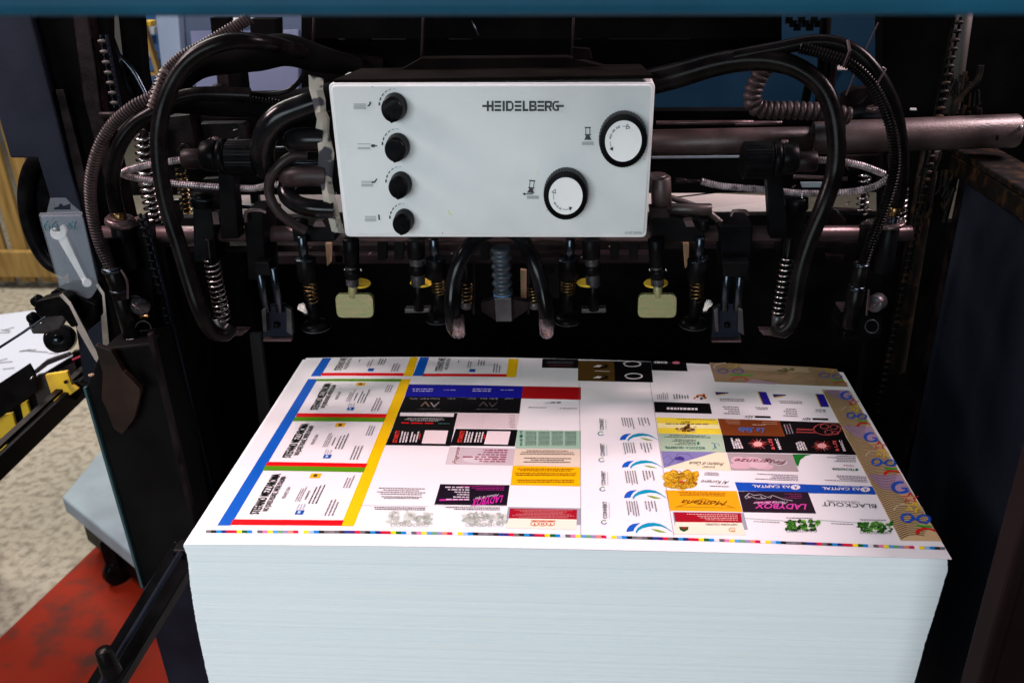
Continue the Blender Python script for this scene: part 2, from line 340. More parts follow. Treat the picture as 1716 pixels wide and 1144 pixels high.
t = thing('cross_member', 'wide black cross member over the white control box, slotted near the top', 'crossbeam', P(800, 120, 0.5))
def cm(mb):
    Lp(mb, [(505, -80), (1310, -80), (1310, 65), (505, 65)], 0.46, 0.03)
    Lp(mb, [(505, 69.5), (1310, 69.0), (1310, 96), (1240, 112), (1150, 118), (1100, 135), (505, 150)], 0.47, 0.03)
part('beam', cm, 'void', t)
for x in (523, 706, 958): part('stay', lambda mb: cpx(mb, (x+3, 30), (x, 104), 0.44, 2.2), 'purple', t)
for x0, x1 in ((505, 560), (578, 617), (680, 748), (790, 958), (975, 1020), (1160, 1310)): part('slot_cover', lambda mb: Lp(mb, [(x0, 64.5), (x1, 64.5), (x1, 70), (x0, 70)], 0.465, 0.02), 'void', t)
for x, y in ((798, 48),): part('clip', lambda mb: cpx(mb, (x-8, 34), (x+4, 60), 0.44, 1.5), 'steeldark', t)

# ------------------------------------------------------------------ frame of the feeder
t = thing('top_beam', 'blue painted beam across the top of the opening, close to the camera', 'beam', P(858, 30, -0.32))
def beam(mb):
    p = [P(-300, 30, -0.32), P(2000, 27, -0.32)]
    zc = [Vector((p[0].x, -0.32, p[0].z)), Vector((p[1].x, -0.32, p[1].z))]
    prof = [(0.0, 0.004), (0.0, 0.30), (0.05, 0.30), (0.05, 0.0), (0.004, 0.0), (0.0012, 0.0012)]
    n = len(prof); vs = [e+Vector((0, y, z)) for e in zc for y, z in prof]
    mb.add(vs, [(i, (i+1) % n, (i+1) % n+n, i+n) for i in range(n)]+[tuple(range(n)), tuple(range(2*n-1, n-1, -1))])
part('beam_panel', beam, 'bluebeam', t)

t = thing('machine_column', 'navy grey side frame post rising at upper left with dusty rails', 'machine frame', P(150, 640, 0.37))
part('cover_panel', lambda mb: Lp(mb, [(-60, -40), (46, -40), (50, 30), (112, 268), (170, 470), (180, 640), (140, 640), (104, 400), (63, 265), (17, 265), (0, 205), (-30, 100), (-60, 60)], 0.36, 0.02), 'navy', t, 0.002)
part('column', lambda mb: Lp(mb, [(46, -40), (112, -40), (165, 190), (255, 640), (180, 640), (112, 268), (50, 30)], 0.375, 0.03), 'void', t, 0.002)
part('rail', lambda mb: Lp(mb, [(112, -40), (136, -40), (160, 110), (168, 180), (215, 380), (195, 380), (140, 170)], 0.37, 0.03), 'purple', t, 0.002)
part('rail', lambda mb: Lp(mb, [(92, 150), (106, 150), (170, 400), (150, 400)], 0.365, 0.02), 'purple', t, 0.001)
part('inner_column', lambda mb: Lp(mb, [(136, -40), (178, -40), (180, 90), (196, 150), (222, 190), (165, 190)], 0.39, 0.02), 'void', t, 0.002)
part('inner_column', lambda mb: Lp(mb, [(190, -40), (228, -40), (240, 120), (262, 240), (225, 200), (205, 100)], 0.42, 0.02), 'void', t, 0.002)
part('pin', lambda mb: cpx(mb, (168, 193), (205, 193), 0.35, 6), 'purple', t)
part('slanting_strut', lambda mb: Lp(mb, [(178, 60), (184, 60), (222, 165), (216, 168)], 0.41, 0.01), 'steeldark', t)

t = thing('side_post', 'black side post left of the paper pile, concrete floor beside it', 'machine post', P(250, 1140, 0.22))
part('post', lambda mb: Lp(mb, [(141, 652), (170, 585), (255, 575), (262, 610), (300, 740), (330, 900), (380, 1250), (318, 1250), (237, 975)], 0.22, 0.05), mat('dull_black_post', (0.0045, 0.004, 0.0043), 0.6, 0, 0.3, 9, 0.1, 90, spec=0.03), t, 0.003)
part('edge_strip', lambda mb: Lp(mb, [(139, 650), (143, 650), (240, 985), (236, 985)], 0.214, 0.005), mat('teal_edge', (0.02, 0.06, 0.07), 0.4), t)
part('rail', lambda mb: Lp(mb, [(246, 560), (254, 560), (322, 850), (314, 850)], 0.20, 0.008), 'purple', t, 0.001)
part('lower_plate', lambda mb: Lp(mb, [(238, 990), (300, 960), (318, 940), (362, 1250), (312, 1250)], 0.16, 0.04), 'navy', t, 0.002)
part('scratched_panel', lambda mb: Lp(mb, [(330, 560), (440, 560), (446, 720), (380, 800), (345, 800)], 0.48, 0.01), 'void', t)
for x, y in ((427, 560), ): part('bar', lambda mb: Lp(mb, [(418, 560), (436, 560), (452, 700), (436, 720)], 0.47, 0.008), mat('dark_bar', (0.012, 0.012, 0.013), 0.5), t)

t = thing('tow_bar', 'black diagonal bar with round clamp crossing the red floor at lower left', 'bar', P(170, 1144, -0.02))
def tb(mb):
    a_, b2 = P(318, 918, 0.05), P(140, 1210, -0.08); d_ = (b2-a_).normalized(); n_ = Vector((1, 0, 0)); n_ = (n_-d_*n_.dot(d_)).normalized(); k = d_.cross(n_)
    W_, H_ = 0.0155, 0.009
    mb.slab([a_-n_*W_-k*H_, a_+n_*W_-k*H_, a_+n_*W_+k*H_, a_-n_*W_+k*H_], b2-a_)
part('rod', tb, 'black', t, 0.002)
part('inlay', lambda mb: mb.tube([P(305, 932, 0.03)+Vector((0, 0, 0.006)), P(152, 1185, -0.085)+Vector((0, 0, 0.006))], 0.003, 8), 'navy', t)
def kb(mb): cpx(mb, (172, 1088), (188, 1126), -0.07, 13, 17, n=24)
part('clamp_knob', kb, 'rubber', t)
part('pivot_block', lambda mb: mb.box(P(310, 926, 0.045), (0.016, 0.02, 0.022)), 'black', t, 0.002)

# left rail with yellow brackets (runs away from the camera beside the table)
t = thing('guide_rail', 'black rail with yellow brackets running past the white table', 'rail', PZ(70, 720, 0.8))
ZR = 0.80
r0, r1 = PZ(-60, 855, ZR), PZ(150, 652, ZR); rd = (r1-r0); rn = Vector((0, 0, 1))
part('rail', lambda mb: mb.slab([r0-rn*0.0, r0+rn*0.035, r0+rn*0.035+Vector((0.01, -0.01, 0)), r0+Vector((0.01, -0.01, 0))], rd), 'black', t, 0.002)
part('lip', lambda mb: mb.slab([r0+Vector((0, 0, 0.0355)), r0+Vector((0, 0, 0.041)), r0+Vector((-0.012, 0.012, 0.041)), r0+Vector((-0.012, 0.012, 0.0355))], rd), 'purple', t)
def plate(pts, th, m_, nm, e=Vector((0.006, -0.004, 0))):
    part(nm, lambda mb: mb.slab(pts, e), m_, t, 0.001)
Yq = r0.lerp(r1, 0.8).y
for pxs, m_, nm in (([(75, 628), (112, 622), (120, 645), (131, 652), (92, 680)], 'yellowplate', 'bracket'), ([(62, 628), (75, 625), (90, 678), (68, 692), (57, 655)], 'olive', 'bracket'),
                    ([(34, 678), (44, 672), (52, 698), (40, 706)], 'yellowplate', 'bracket'), ([(-20, 700), (20, 692), (28, 720), (-20, 752)], 'yellowplate', 'bracket'), ([(-30, 735), (6, 733), (16, 762), (-30, 790)], 'yellowplate', 'bracket')):
    pp = [P(x, y, Yq-0.002) for x, y in pxs]; plate(pp, 0.006, m_, nm, Vector((0, 0.006, 0)))
pp = [P(x, y, Yq-0.02) for x, y in [(-40, 668), (48, 610), (58, 628), (63, 655), (0, 700), (-40, 724)]]; plate(pp, 0, 'black', 'backing_plate', Vector((0, 0.006, 0)))
part('backing_plate', lambda mb: Lp(mb, [(-40, 700), (60, 650), (125, 640), (150, 650), (60, 730), (-40, 810)], Yq+0.012, 0.006), 'black', t)
part('bolt', lambda mb: cpx(mb, (52, 632), (54, 634), Yq-0.03, 4), 'steel', t)
part('bolt', lambda mb: mb.cyl(P(110, 640, Yq-0.010), P(110, 640, Yq-0.004), 0.0032), 'black', t)
t = thing('linkage', 'grey jointed plates lying between the white table and yellow bracket', 'machine linkage', P(100, 620, Yq+0.1))
for pxs, m_ in (([(55, 622), (75, 605), (112, 592), (118, 597), (80, 612), (62, 626)], 'greymetal'), ([(66, 630), (108, 604), (140, 588), (146, 594), (104, 618), (78, 632)], 'steeldark'), ([(95, 618), (130, 604), (146, 612), (138, 640), (118, 640), (112, 622)], 'greymetal'), ([(120, 590), (150, 585), (175, 660), (140, 668)], 'black')):
    part('plate', lambda mb: Lp(mb, pxs, Yq+0.1, 0.01), m_, t, 0.001)
part('red_wire', lambda mb: mb.tube(path([(122, 603, Yq+0.08), (135, 597, Yq+0.08), (148, 591, Yq+0.08)]), 0.002, 8), 'redwire', t)

# right side of the press
XR = P(1606, 330, 0.45).x
t = thing('side_wall', 'dark blue grey greasy side panel right of the paper pile', 'machine wall', (XR, 0.0, 0.2))
zt = P(1606, 296, 0.45).z
part('panel', lambda mb: mb.slab([(XR, 0.45, 0.0), (XR, -0.62, 0.0), (XR, -0.62, zt), (XR, 0.45, zt)], (0.03, 0, 0)), 'sidewall', t, 0.002)
part('corner_strip', lambda mb: mb.slab([(XR-0.003, 0.45, 0.0), (XR-0.003, 0.438, 0.0), (XR-0.003, 0.438, zt), (XR-0.003, 0.45, zt)], (0.004, 0, 0)), 'purple', t)
t = thing('rusty_rail', 'oily rust coloured rail sloping down at right edge over the side panel', 'rail', (XR, 0.1, zt))
part('rail', lambda mb: mb.slab([(XR-0.012, 0.47, zt+0.001), (XR-0.012, -0.55, zt+0.001), (XR-0.012, -0.55, zt+0.026), (XR-0.012, 0.47, zt+0.026)], (0.05, 0, 0)), 'rust', t, 0.003)
part('ledge', lambda mb: mb.slab([(XR-0.016, 0.47, zt+0.028), (XR-0.016, -0.55, zt+0.028), (XR-0.016, -0.55, zt+0.036), (XR-0.016, 0.47, zt+0.036)], (0.05, 0, 0)), 'rust', t, 0.002)
t = thing('rear_column', 'black column with olive pipe behind the thick tube at right', 'machine frame', P(1560, 600, 0.5))
part('column', lambda mb: Lp(mb, [(1478, -80), (1900, -80), (1900, 300), (1620, 300), (1606, 300), (1540, 560), (1520, 640), (1470, 760), (1430, 760), (1480, 400)], 0.50, 0.03), 'void', t)
part('pipe', lambda mb: cpx(mb, (1616, 20), (1592, 190), 0.47, 14), 'olive', t)
part('pipe', lambda mb: cpx(mb, (1560, 250), (1500, 620), 0.485, 16), 'rust', t)
def lumps(mb):
    for k in range(30):
        x = 1588+random.uniform(0, 55); y = 118+random.uniform(0, 75); c = P(x, y, 0.455)
        mb.tube([c, c+Vector((random.uniform(-.006, .006), 0, -random.uniform(0.008, .02)))], random.uniform(0.0012, 0.003), 7)
    mb.tube(path([(1644, 110, .45), (1638, 135, .45), (1620, 150, .45), (1602, 172, .45), (1596, 192, .45)]), 0.004, 8)
part('grease_hose', lumps, 'rust', t)
def lumps2(mb):
    for k in range(26):
        x = 1545+random.uniform(0, 75); y = 255+random.uniform(0, 90); c = P(x, y, 0.47)
        mb.tube([c, c+Vector((random.uniform(-.01, .01), 0, -random.uniform(0.01, .03)))], random.uniform(0.001, 0.004), 7)
part('greasy_cable', lumps2, 'rust', t)
part('nameplate', lambda mb: Lp(mb, rect4(1526, 182, 1536, 185), 0.49, 0.003), 'white', t)
gx = P(1641, 1144, -0.15).x
t = thing('guard_panel', 'dark brown guard panel standing in the lower right corner in front of the side wall', 'guard', (gx+0.15, -0.14, 0))
part('panel', lambda mb: mb.box((gx+0.16, -0.14, 0.66), (0.32, 0.02, 1.32)), 'guard', t, 0.004)
part('edge_trim', lambda mb: mb.box((gx+0.004, -0.14, 0.66), (0.012, 0.026, 1.318)), 'guard', t, 0.003)

# ================================================================== PAPER PILE
cFL, cFR, cBL, cBR = PZ(313, 912, 1.0), PZ(1595, 937, 1.0), PZ(513, 600, 1.0), PZ(1413, 624, 1.0)
def uv(p):
    v = (p.y-(cFL.y+cFR.y)/2)/((cBL.y+cBR.y)/2-(cFL.y+cFR.y)/2)
    l = cFL.lerp(cBL, v); r = cFR.lerp(cBR, v)
    return (p.x-l.x)/(r.x-l.x), v
def arch(u, v):
    u = min(1.02, max(-0.02, u)); v = min(1, max(0, v))
    return (0.0032+0.0058*v)*4*u*(1-u)
def S(px, py, k=0):
    z = 1.0
    for _ in range(6):
        p = PZ(px, py, z); z = 1.0+arch(*uv(p))
    p.z = z+0.0004+k*0.00013; return p
def SW(p, k):   # world xy -> on the sheet, layer k
    q = Vector(p); q.z = 1.0+arch(*uv(q))+0.0004+k*0.00013; return q

pile = thing('paper_pile', 'tall pile of white paper with bluish cut edges under the printed sheet', 'paper pile', (0, 0.2, 0.14))
def lprof(tab, px_at):
    out = []
    for x, y in tab:
        p = P(x, y, px_at); out.append((p.z, p.x))
    return sorted(out)
LT = lprof([(313, 912), (317, 922), (320, 945), (323, 975), (333, 1040), (347, 1105), (356, 1144)], 0.0)
RT_ = lprof([(1594, 938), (1591, 944), (1592, 962), (1573, 1024), (1555, 1080), (1537, 1144)], 0.0)
def interp(tab, z):
    if z <= tab[0][0]: return tab[0][1]
    for (z0, x0), (z1, x1) in zip(tab, tab[1:]):
        if z <= z1: return x0+(x1-x0)*(z-z0)/(z1-z0)
    return tab[-1][1]
def pilefn(mb):
    nx, ny = 40, 8; z = 0.9988; row = 0; ringlen = 2*(nx+ny); rings = []
    g = 0.0
    while z > 0.16:
        t_ = 0.00055 if z > 0.80 else 0.02
        t_ *= random.uniform(0.6, 1.8)
        g = 0.85*g+random.gauss(0, 0.00007); j = random.gauss(0, 0.00013)+g
        jl = random.gauss(0, 0.00012)+g*0.6
        for zz in (z, z-t_*0.92):
            ring = []; dz = (1.0-zz); wgt = math.exp(-dz/0.5)
            xl, xr = interp(LT, zz)+jl, interp(RT_, zz)-jl
            yf0, yf1 = cFL.y+0.0012, cFR.y+0.0012; yb0, yb1 = cBL.y-0.002, cBR.y-0.002
            def pt(u, v):
                y = (yf0+(yf1-yf0)*u)*(1-v)+(yb0+(yb1-yb0)*u)*v+(j if v == 0 else 0)
                l = xl+(cBL.x-cFL.x)*v; r = xr+(cBR.x-cFR.x)*v
                return Vector((l+(r-l)*u, y, zz+arch(u, v)*wgt*(0.9+0.1*math.sin(row*0.05))))
            for i in range(nx): ring.append(pt(i/nx, 0))
            for i in range(ny): ring.append(pt(1, i/ny))
            for i in range(nx): ring.append(pt(1-i/nx, 1))
            for i in range(ny): ring.append(pt(0, 1-i/ny))
            rings.append(ring)
        z -= t_; row += 1
    n = ringlen; vs = [p for r in rings for p in r]
    mb.add(vs, [(i*n+k, i*n+(k+1) % n, (i+1)*n+(k+1) % n, (i+1)*n+k) for i in range(len(rings)-1) for k in range(n)]+[tuple(range(n)), tuple(range(len(rings)*n-1, (len(rings)-1)*n-1, -1))])
part('stacked_sheets', pilefn, 'edges', pile)
part('pile_board', lambda mb: mb.box((0.02, 0.19, 0.145), (0.72, 0.42, 0.025)), 'wood', pile)
for x in (-0.28, 0.02, 0.32): part('runner', lambda mb: mb.box((x, 0.19, 0.066), (0.08, 0.42, 0.13)), 'wood', pile)

# ================================================================== PRINTED TOP SHEET
sheet = thing('printed_sheet', 'top sheet printed with rows of business cards and a colour bar', 'printed sheet', (0, 0.2, 1.0))
M['sheet'] = mat('coated_sheet', (0.83, 0.815, 0.83), 0.36, 0, 0, 4, spec=0.5)
def sheetfn(mb):
    nx, ny = 64, 28; vs = []
    for j in range(ny+1):
        for i in range(nx+1):
            v = j/ny; u = i/nx; p = cFL.lerp(cFR, u).lerp(cBL.lerp(cBR, u), v)
            vs.append(Vector((p.x, p.y, 1.0+arch(u, v)+0.0004)))
    n = nx+1
    mb.add(vs, [(j*n+i, j*n+i+1, (j+1)*n+i+1, (j+1)*n+i) for j in range(ny) for i in range(nx)], 0, True)
    o = len(vs); mb.add([p-Vector((0, 0, 0.0004)) for p in vs], [(j*n+i, (j+1)*n+i, (j+1)*n+i+1, j*n+i+1) for j in range(ny) for i in range(nx)], 0, True)
    ring = [i for i in range(n)]+[j*n+nx for j in range(1, ny+1)]+[ny*n+i for i in range(nx-1, -1, -1)]+[j*n for j in range(ny-1, 0, -1)]
    for a_, b2 in zip(ring, ring[1:]+ring[:1]): mb.f.append([a_, a_+o, b2+o, b2]); mb.mi.append(0); mb.sm.append(False)
part('sheet', sheetfn, 'sheet', sheet)
INK = {}
def ink(c):
    c = tuple(c)
    if c not in INK:
        lin = tuple((x/255/12.92 if x/255 <= 0.04045 else ((x/255+0.055)/1.055)**2.4)*0.92 for x in c)
        INK[c] = mat('ink_%02x%02x%02x' % c, lin, 0.45, rvary=0, spec=0.16)
    return INK[c]
def Z3(x, y): return (360+x*.2709, 590+y*.2709)
def Z4(x, y): return (600+x*.271, 590+y*.271)
def Z5(x, y): return (960+x*.2799, 590+y*.2797)
def Z6(x, y): return (1180+x*.31464, 590+y*.3147)
K1 = lambda x, y: (x, y)
TXT = {}
def text_mesh(s, bold):
    key = (s, bold)
    if key not in TXT:
        c = bpy.data.curves.new('t', 'FONT'); c.body = s; c.size = 1; c.resolution_u = 2; c.offset = bold
        o = bpy.data.objects.new('t', c); COL.objects.link(o); bpy.context.view_layer.update()
        me = bpy.data.meshes.new_from_object(o.evaluated_get(bpy.context.evaluated_depsgraph_get()))
        TXT[key] = ([v.co.copy() for v in me.vertices], [tuple(p.vertices) for p in me.polygons])
        bpy.data.objects.remove(o); bpy.data.meshes.remove(me)
    return TXT[key]
CAPH = 0.70
class Card:
    def __init__(s, view, name='printed_card', label=None): s.V = view; s.by = {}; s.name = name; s.label = label; s.sw = 1.0
    def mb(s, c): return s.by.setdefault(tuple(c), MB())
    def pt(s, x, y, k=0): return S(*s.V(x, y), k)
    def quad(s, q, c, k=1, nx=14, ny=3):
        a, b2, c_, d = [s.pt(*p) for p in q]; vs = []
        for j in range(ny+1):
            for i in range(nx+1):
                u, v = i/nx, j/ny; vs.append(SW((a*(1-u)+b2*u)*(1-v)+(d*(1-u)+c_*u)*v, k))
        n = nx+1; s.mb(c).add(vs, [(j*n+i, (j+1)*n+i, (j+1)*n+i+1, j*n+i+1) for j in range(ny) for i in range(nx)])
    def poly(s, pts, c, k=2):
        s.mb(c).add([s.pt(x, y, k) for x, y in pts], [tuple(range(len(pts)))])
    def poly3(s, pts, c, k=2): s.mb(c).add([SW(p, k) for p in pts], [tuple(range(len(pts)))])
    def ell(s, cx, cy, rx, ry, c, k=2, n=24, wob=0.0):
        s.poly([(cx+rx*math.cos(6.2832*i/n)*(1+random.uniform(-wob, wob)), cy+ry*math.sin(6.2832*i/n)*(1+random.uniform(-wob, wob))) for i in range(n)], c, k)
    def stroke(s, pts, w, c, k=3):   # w in view units across x; thickness is foreshortened in y
        P3 = [s.pt(*p) for p in pts]; wm = w*(s.pt(pts[0][0]+1, pts[0][1])-s.pt(*pts[0])).length; vs = []
        for i, p in enumerate(P3):
            t_ = (P3[min(i+1, len(P3)-1)]-P3[max(i-1, 0)]); t_.z = 0; t_ = t_.normalized() if t_.length > 0 else Vector((1, 0, 0)); n_ = Vector((-t_.y, t_.x, 0))*wm/2*s.sw
            vs += [SW(p+n_, k), SW(p-n_, k)]
        s.mb(c).add(vs, [(2*i, 2*i+1, 2*i+3, 2*i+2) for i in range(len(P3)-1)])
    def arc(s, cx, cy, rx, ry, a0, a1, w, c, k=3, n=20):
        s.stroke([(cx+rx*math.cos(math.radians(a0+(a1-a0)*i/n)), cy-ry*math.sin(math.radians(a0+(a1-a0)*i/n))) for i in range(n+1)], w, c, k)
    def text(s, t, a, b2, c_, c, k=4, bold=0.0, world=False, shear=0.0):
        A_, B_, C_ = (a, b2, c_) if world else (s.pt(*a), s.pt(*b2), s.pt(*c_))
        vs, fs = text_mesh(t, bold)
        if not vs: return
        x0 = min(v.x for v in vs); x1 = max(v.x for v in vs)
        out = []
        for v in vs:
            u, w_ = (v.x-x0)/(x1-x0), v.y/CAPH
            out.append(SW(A_+(B_-A_)*(u+shear*w_)+(C_-A_)*w_, k))
        s.mb(c).add(out, fs)
    def greek(s, a, b2, c_, n, c, k=4, fill=0.4, ragged=0.35, world=False, word=0.1, align=0):
        A_, B_, C_ = (a, b2, c_) if world else (s.pt(*a), s.pt(*b2), s.pt(*c_))
        X_, Y_ = B_-A_, C_-A_
        for i in range(n):
            v0 = 1-(i+0.5+fill/2)/n; v1 = v0+fill/n; ln = 1-random.random()*ragged; st = (1-ln)*align; u = st
            while u < st+ln:
                w_ = word*random.uniform(0.3, 1.2); e = min(u+w_, st+ln)
                s.mb(c).add([SW(A_+X_*u+Y_*v0, k), SW(A_+X_*e+Y_*v0, k), SW(A_+X_*e+Y_*v1, k), SW(A_+X_*u+Y_*v1, k)], [(0, 1, 2, 3)])
                u = e+word*0.22
    def done(s):
        mb = MB(); mats = []
        for i, (c, m_) in enumerate(s.by.items()):
            mats.append(ink(c)); mb.add(m_.v, m_.f, i)
        o = mb.build(s.name, mats, sheet, shade=False)
        me = o.data; bm = bmesh.new(); bm.from_mesh(me)
        bmesh.ops.recalc_face_normals(bm, faces=bm.faces[:])
        for f in bm.faces:
            f.normal_update()
            if f.normal.z < 0: f.normal_flip()
        bm.to_mesh(me); bm.free()
        if s.label: o['label'] = s.label
        return o
BLUE, YEL, RED, GRN, BLK, WHT = (0, 88, 190), (248, 198, 0), (225, 0, 18), (85, 148, 10), (6, 5, 8), (238, 230, 232)
DK, GR = (30, 26, 34), (120, 112, 120)
def rows(card, a, b2, c_, d, top_crop=0.0, layer=(248, 246, 247)):
    # contents of one striped card; frame corners bottom-left a, bottom-right b2, top-left c_, top-right d (view coords)
    A_, B_, C_, D_ = [card.pt(*p) for p in (a, b2, c_, d)]
    def w(s_, t_): return (A_*(1-s_)+B_*s_)*(1-t_)+(C_*(1-s_)+D_*s_)*t_
    def tx(txt, sb, st, t0, t1, col=DK, bold=0.0): card.text(txt, w(sb, t0), w(sb, t1), w(st, t0), col, bold=bold, world=True)
    def gk(s0, s1, t0, t1, n, col, **kw): card.greek(w(s1, t0), w(s1, t1), w(s0, t0), n, col, world=True, **kw)
    f = 1.0
    if top_crop == 0:
        for dt, kk in ((-.0022, 4.5), (.0022, 5.0)):
            card.text('STEFANO MEZZAROMA', w(.205, .10+dt), w(.205, .94+dt), w(.118, .10+dt), BLK, k=kk, bold=0.01, world=True)
            card.text("NO JOKES PLEASE, WE'RE ITALIAN", w(.272, .16+dt*.6), w(.272, .88+dt*.6), w(.222, .16+dt*.6), BLK, k=kk, bold=0.01, world=True)
        tx('STEFANO MEZZAROMA', .205, .118, .10, .94, BLK, bold=0.01)
        tx("NO JOKES PLEASE, WE'RE ITALIAN", .272, .222, .16, .88, BLK, bold=0.01)
        tx('PRIVATE VIEW', .372, .338, .42, .66, DK, bold=0.01)
        for s0, s1, t0, t1, c in ((.50, .60, .865, .965, (245, 185, 20)), (.532, .568, .885, .945, (90, 60, 20)), (.535, .61, .10, .185, (10, 80, 170)), (.555, .58, .12, .165, (200, 215, 240))):
            card.poly3([w(s0, t0), w(s1, t0), w(s1, t1), w(s0, t1)], c, 3 if c[0] not in (90, 200) else 4)
        gk(.47, .53, .36, .74, 3, GR); gk(.55, .58, .40, .68, 1, GR, fill=.5)
        gk(.60, .70, .32, .74, 3, DK, fill=.35); gk(.52, .60, .20, .32, 3, (170, 175, 190))
        gk(.80, .90, .08, .48, 3, GR); gk(.86, .94, .66, .95, 3, GR)
    else:
        T = 1.0
        card.text('STEFANO ME', w(.215, .16), w(.215, 1.02), w(.125, .16), BLK, world=True, bold=.012)
        card.text('NO JOKES PLEA', w(.275, .24), w(.275, 1.0), w(.235, .24), BLK, world=True, bold=.01)
        card.greek(w(.40, .7), w(.40, .95), w(.37, .7), 1, DK, world=True)
        card.poly3([w(.545, .12), w(.615, .12), w(.615, .30), w(.545, .30)], (10, 80, 170), 3)
        gk(.50, .56, .40, .95, 2, GR); gk(.62, .72, .55, 1.0, 3, DK); gk(.82, .92, .1, .75, 3, GR)
c = Card(Z3, 'printed_card', 'back row card cut by the sheet edge, striped blue, red and yellow')
c.quad([(668, 38), (722, 38), (655, 150), (593, 150)], BLUE, ny=8); c.quad([(664, 130), (1171, 132), (1164, 149), (655, 147)], RED, 2); c.quad([(1210, 33), (1256, 33), (1222, 150), (1166, 150)], YEL, ny=8)
rows(c, (664, 130), (1171, 132), (716, 40), (1210, 40), 1); c.done()
c = Card(Z4, 'printed_card')
c.quad([(385, 33), (440, 33), (400, 148), (338, 148)], BLUE, ny=8); c.quad([(404, 135), (920, 138), (916, 154), (398, 151)], RED, 2); c.quad([(932, 42), (993, 43), (975, 156), (916, 156)], YEL, ny=8)
rows(c, (404, 135), (920, 138), (438, 40), (932, 46), 1); c.done()
c = Card(Z3, 'printed_stripe', 'long blue stripe down the left of the sheet')
c.quad([(578, 168), (636, 168), (98, 1073), (15, 1073)], BLUE, nx=3, ny=24); c.done()
c = Card(Z3, 'printed_stripe', 'long yellow stripe beside the striped cards')
c.quad([(1152, 168), (1214, 168), (860, 1077), (778, 1077)], YEL, nx=3, ny=24); c.done()
for g, r, fr in (([(632, 168), (1157, 168), (1151, 184), (624, 181)], [(512, 380), (1066, 384), (1055, 408), (500, 403)], ((512, 380), (1063, 384), (622, 184), (1149, 186))),
                 ([(497, 403), (1057, 408), (1045, 433), (481, 428)], [(328, 680), (945, 690), (933, 715), (312, 704)], ((328, 680), (942, 690), (478, 430), (1042, 436))),
                 ([(312, 704), (933, 715), (921, 744), (296, 733)], [(115, 1035), (798, 1041), (784, 1075), (96, 1070)], ((115, 1035), (795, 1040), (293, 738), (918, 748)))):
    c = Card(Z3); c.quad(g, GRN, 2); c.quad(r, RED, 2); rows(c, *fr); c.done()
# colour bar along the front edge
c = Card(K1, 'colour_bar', 'strip of small colour patches along the front edge')
PT = [(110, 110, 110), (20, 20, 20), (0, 140, 215), (35, 35, 110), (200, 0, 50), (200, 0, 60), (255, 225, 0), (0, 95, 40), (0, 130, 220), (225, 225, 225), (95, 95, 100), (225, 120, 170), (250, 225, 30), (80, 160, 220), (105, 165, 120), (150, 140, 190), (225, 140, 110), (200, 0, 70), (250, 240, 240), (255, 225, 0), (150, 190, 240), (0, 130, 210), (15, 15, 15), (110, 110, 115), (125, 120, 125), (100, 100, 105), (40, 25, 30), (20, 60, 150), (70, 30, 120), (220, 0, 50)]
x = 345.0; i = 0
def yb(x):
    tab = [(345, 888.5), (600, 889.5), (800, 892.5), (1000, 897), (1216, 903.5), (1400, 910.5), (1582, 917)]
    for (x0, y0), (x1, y1) in zip(tab, tab[1:]):
        if x <= x1: return y0+(y1-y0)*(x-x0)/(x1-x0)
    return tab[-1][1]
while x < 1582:
    e = min(x+8.6, 1583); c.poly([(x-.2, yb(x)), (e, yb(e)), (e+.9, yb(e)+4.7), (x+.7, yb(x)+4.7)], PT[i % len(PT)], 2); x = e; i += 1
c.done()
# thin grey crop lines
c = Card(Z5, 'crop_mark')
for pts in (([(38, 185), (46, 700), (48, 1105)]), ([(462, 185), (530, 640), (605, 1105)])): c.stroke(pts, 1.6, (120, 115, 120))
c.done()
# ---- middle-left block (Z4)
c = Card(Z4, 'printed_card', 'royal blue band with white lettering')
c.quad([(312, 200), (1020, 212), (1010, 288), (290, 275)], (15, 15, 150))
for x in (335, 695): c.greek((x+130, 225), (x, 225), (x+125, 250), 2, (180, 175, 225), word=.2, ragged=.1); c.greek((x+268, 232), (x+170, 232), (x+266, 242), 1, (180, 175, 225), word=.3)
c.done()
c = Card(Z4, 'printed_card', 'dark red band at the middle of the sheet'); c.quad([(1020, 212), (1378, 218), (1378, 296), (1010, 288)], (165, 5, 15)); c.greek((1255, 308), (1150, 306), (1255, 322), 2, DK, word=.3); c.greek((1165, 342), (1050, 340), (1165, 350), 1, DK, word=.2); c.greek((1355, 347), (1215, 346), (1355, 355), 1, DK, word=.2); c.done()
for x0, x1, y0 in ((290, 650, 275), (650, 1010, 281)):
    c = Card(Z4, 'printed_card'); dx = -40 if x0 == 290 else -25
    c.quad([(x0, y0), (x1, y0+6), (x1+(-12 if x1 == 1010 else -25), y0+ 100), (x0+dx, y0+95)], BLK)
    ox = x0+95; c.poly([(ox, 336), (ox+28, 308), (ox+36, 308), (ox+62, 340), (ox+52, 340), (ox+31, 316), (ox+9, 337)], (120, 100, 80) if x0 == 290 else (70, 66, 66)); c.poly([(ox+60, 312), (ox+70, 312), (ox+85, 332), (ox+112, 310), (ox+120, 311), (ox+88, 342), (ox+80, 342)], (130, 125, 125) if x0 == 290 else (66, 62, 62))
    c.greek((ox+118, 352), (ox-20, 351), (ox+118, 360), 1, (90, 85, 85), word=.15, ragged=0); 
    for q in (18, 90, 155, 250): c.greek((x0+q+60, 286), (x0+q, 285), (x0+q+60, 296), 2, (150, 145, 145), word=.4)
    c.done()
c = Card(Z4, 'printed_card', 'black card with white bar and red lettering'); c.quad([(250, 370), (617, 377), (592, 478), (213, 470)], BLK)
c.quad([(263, 375), (596, 380), (590, 402), (258, 396)], WHT, 2)
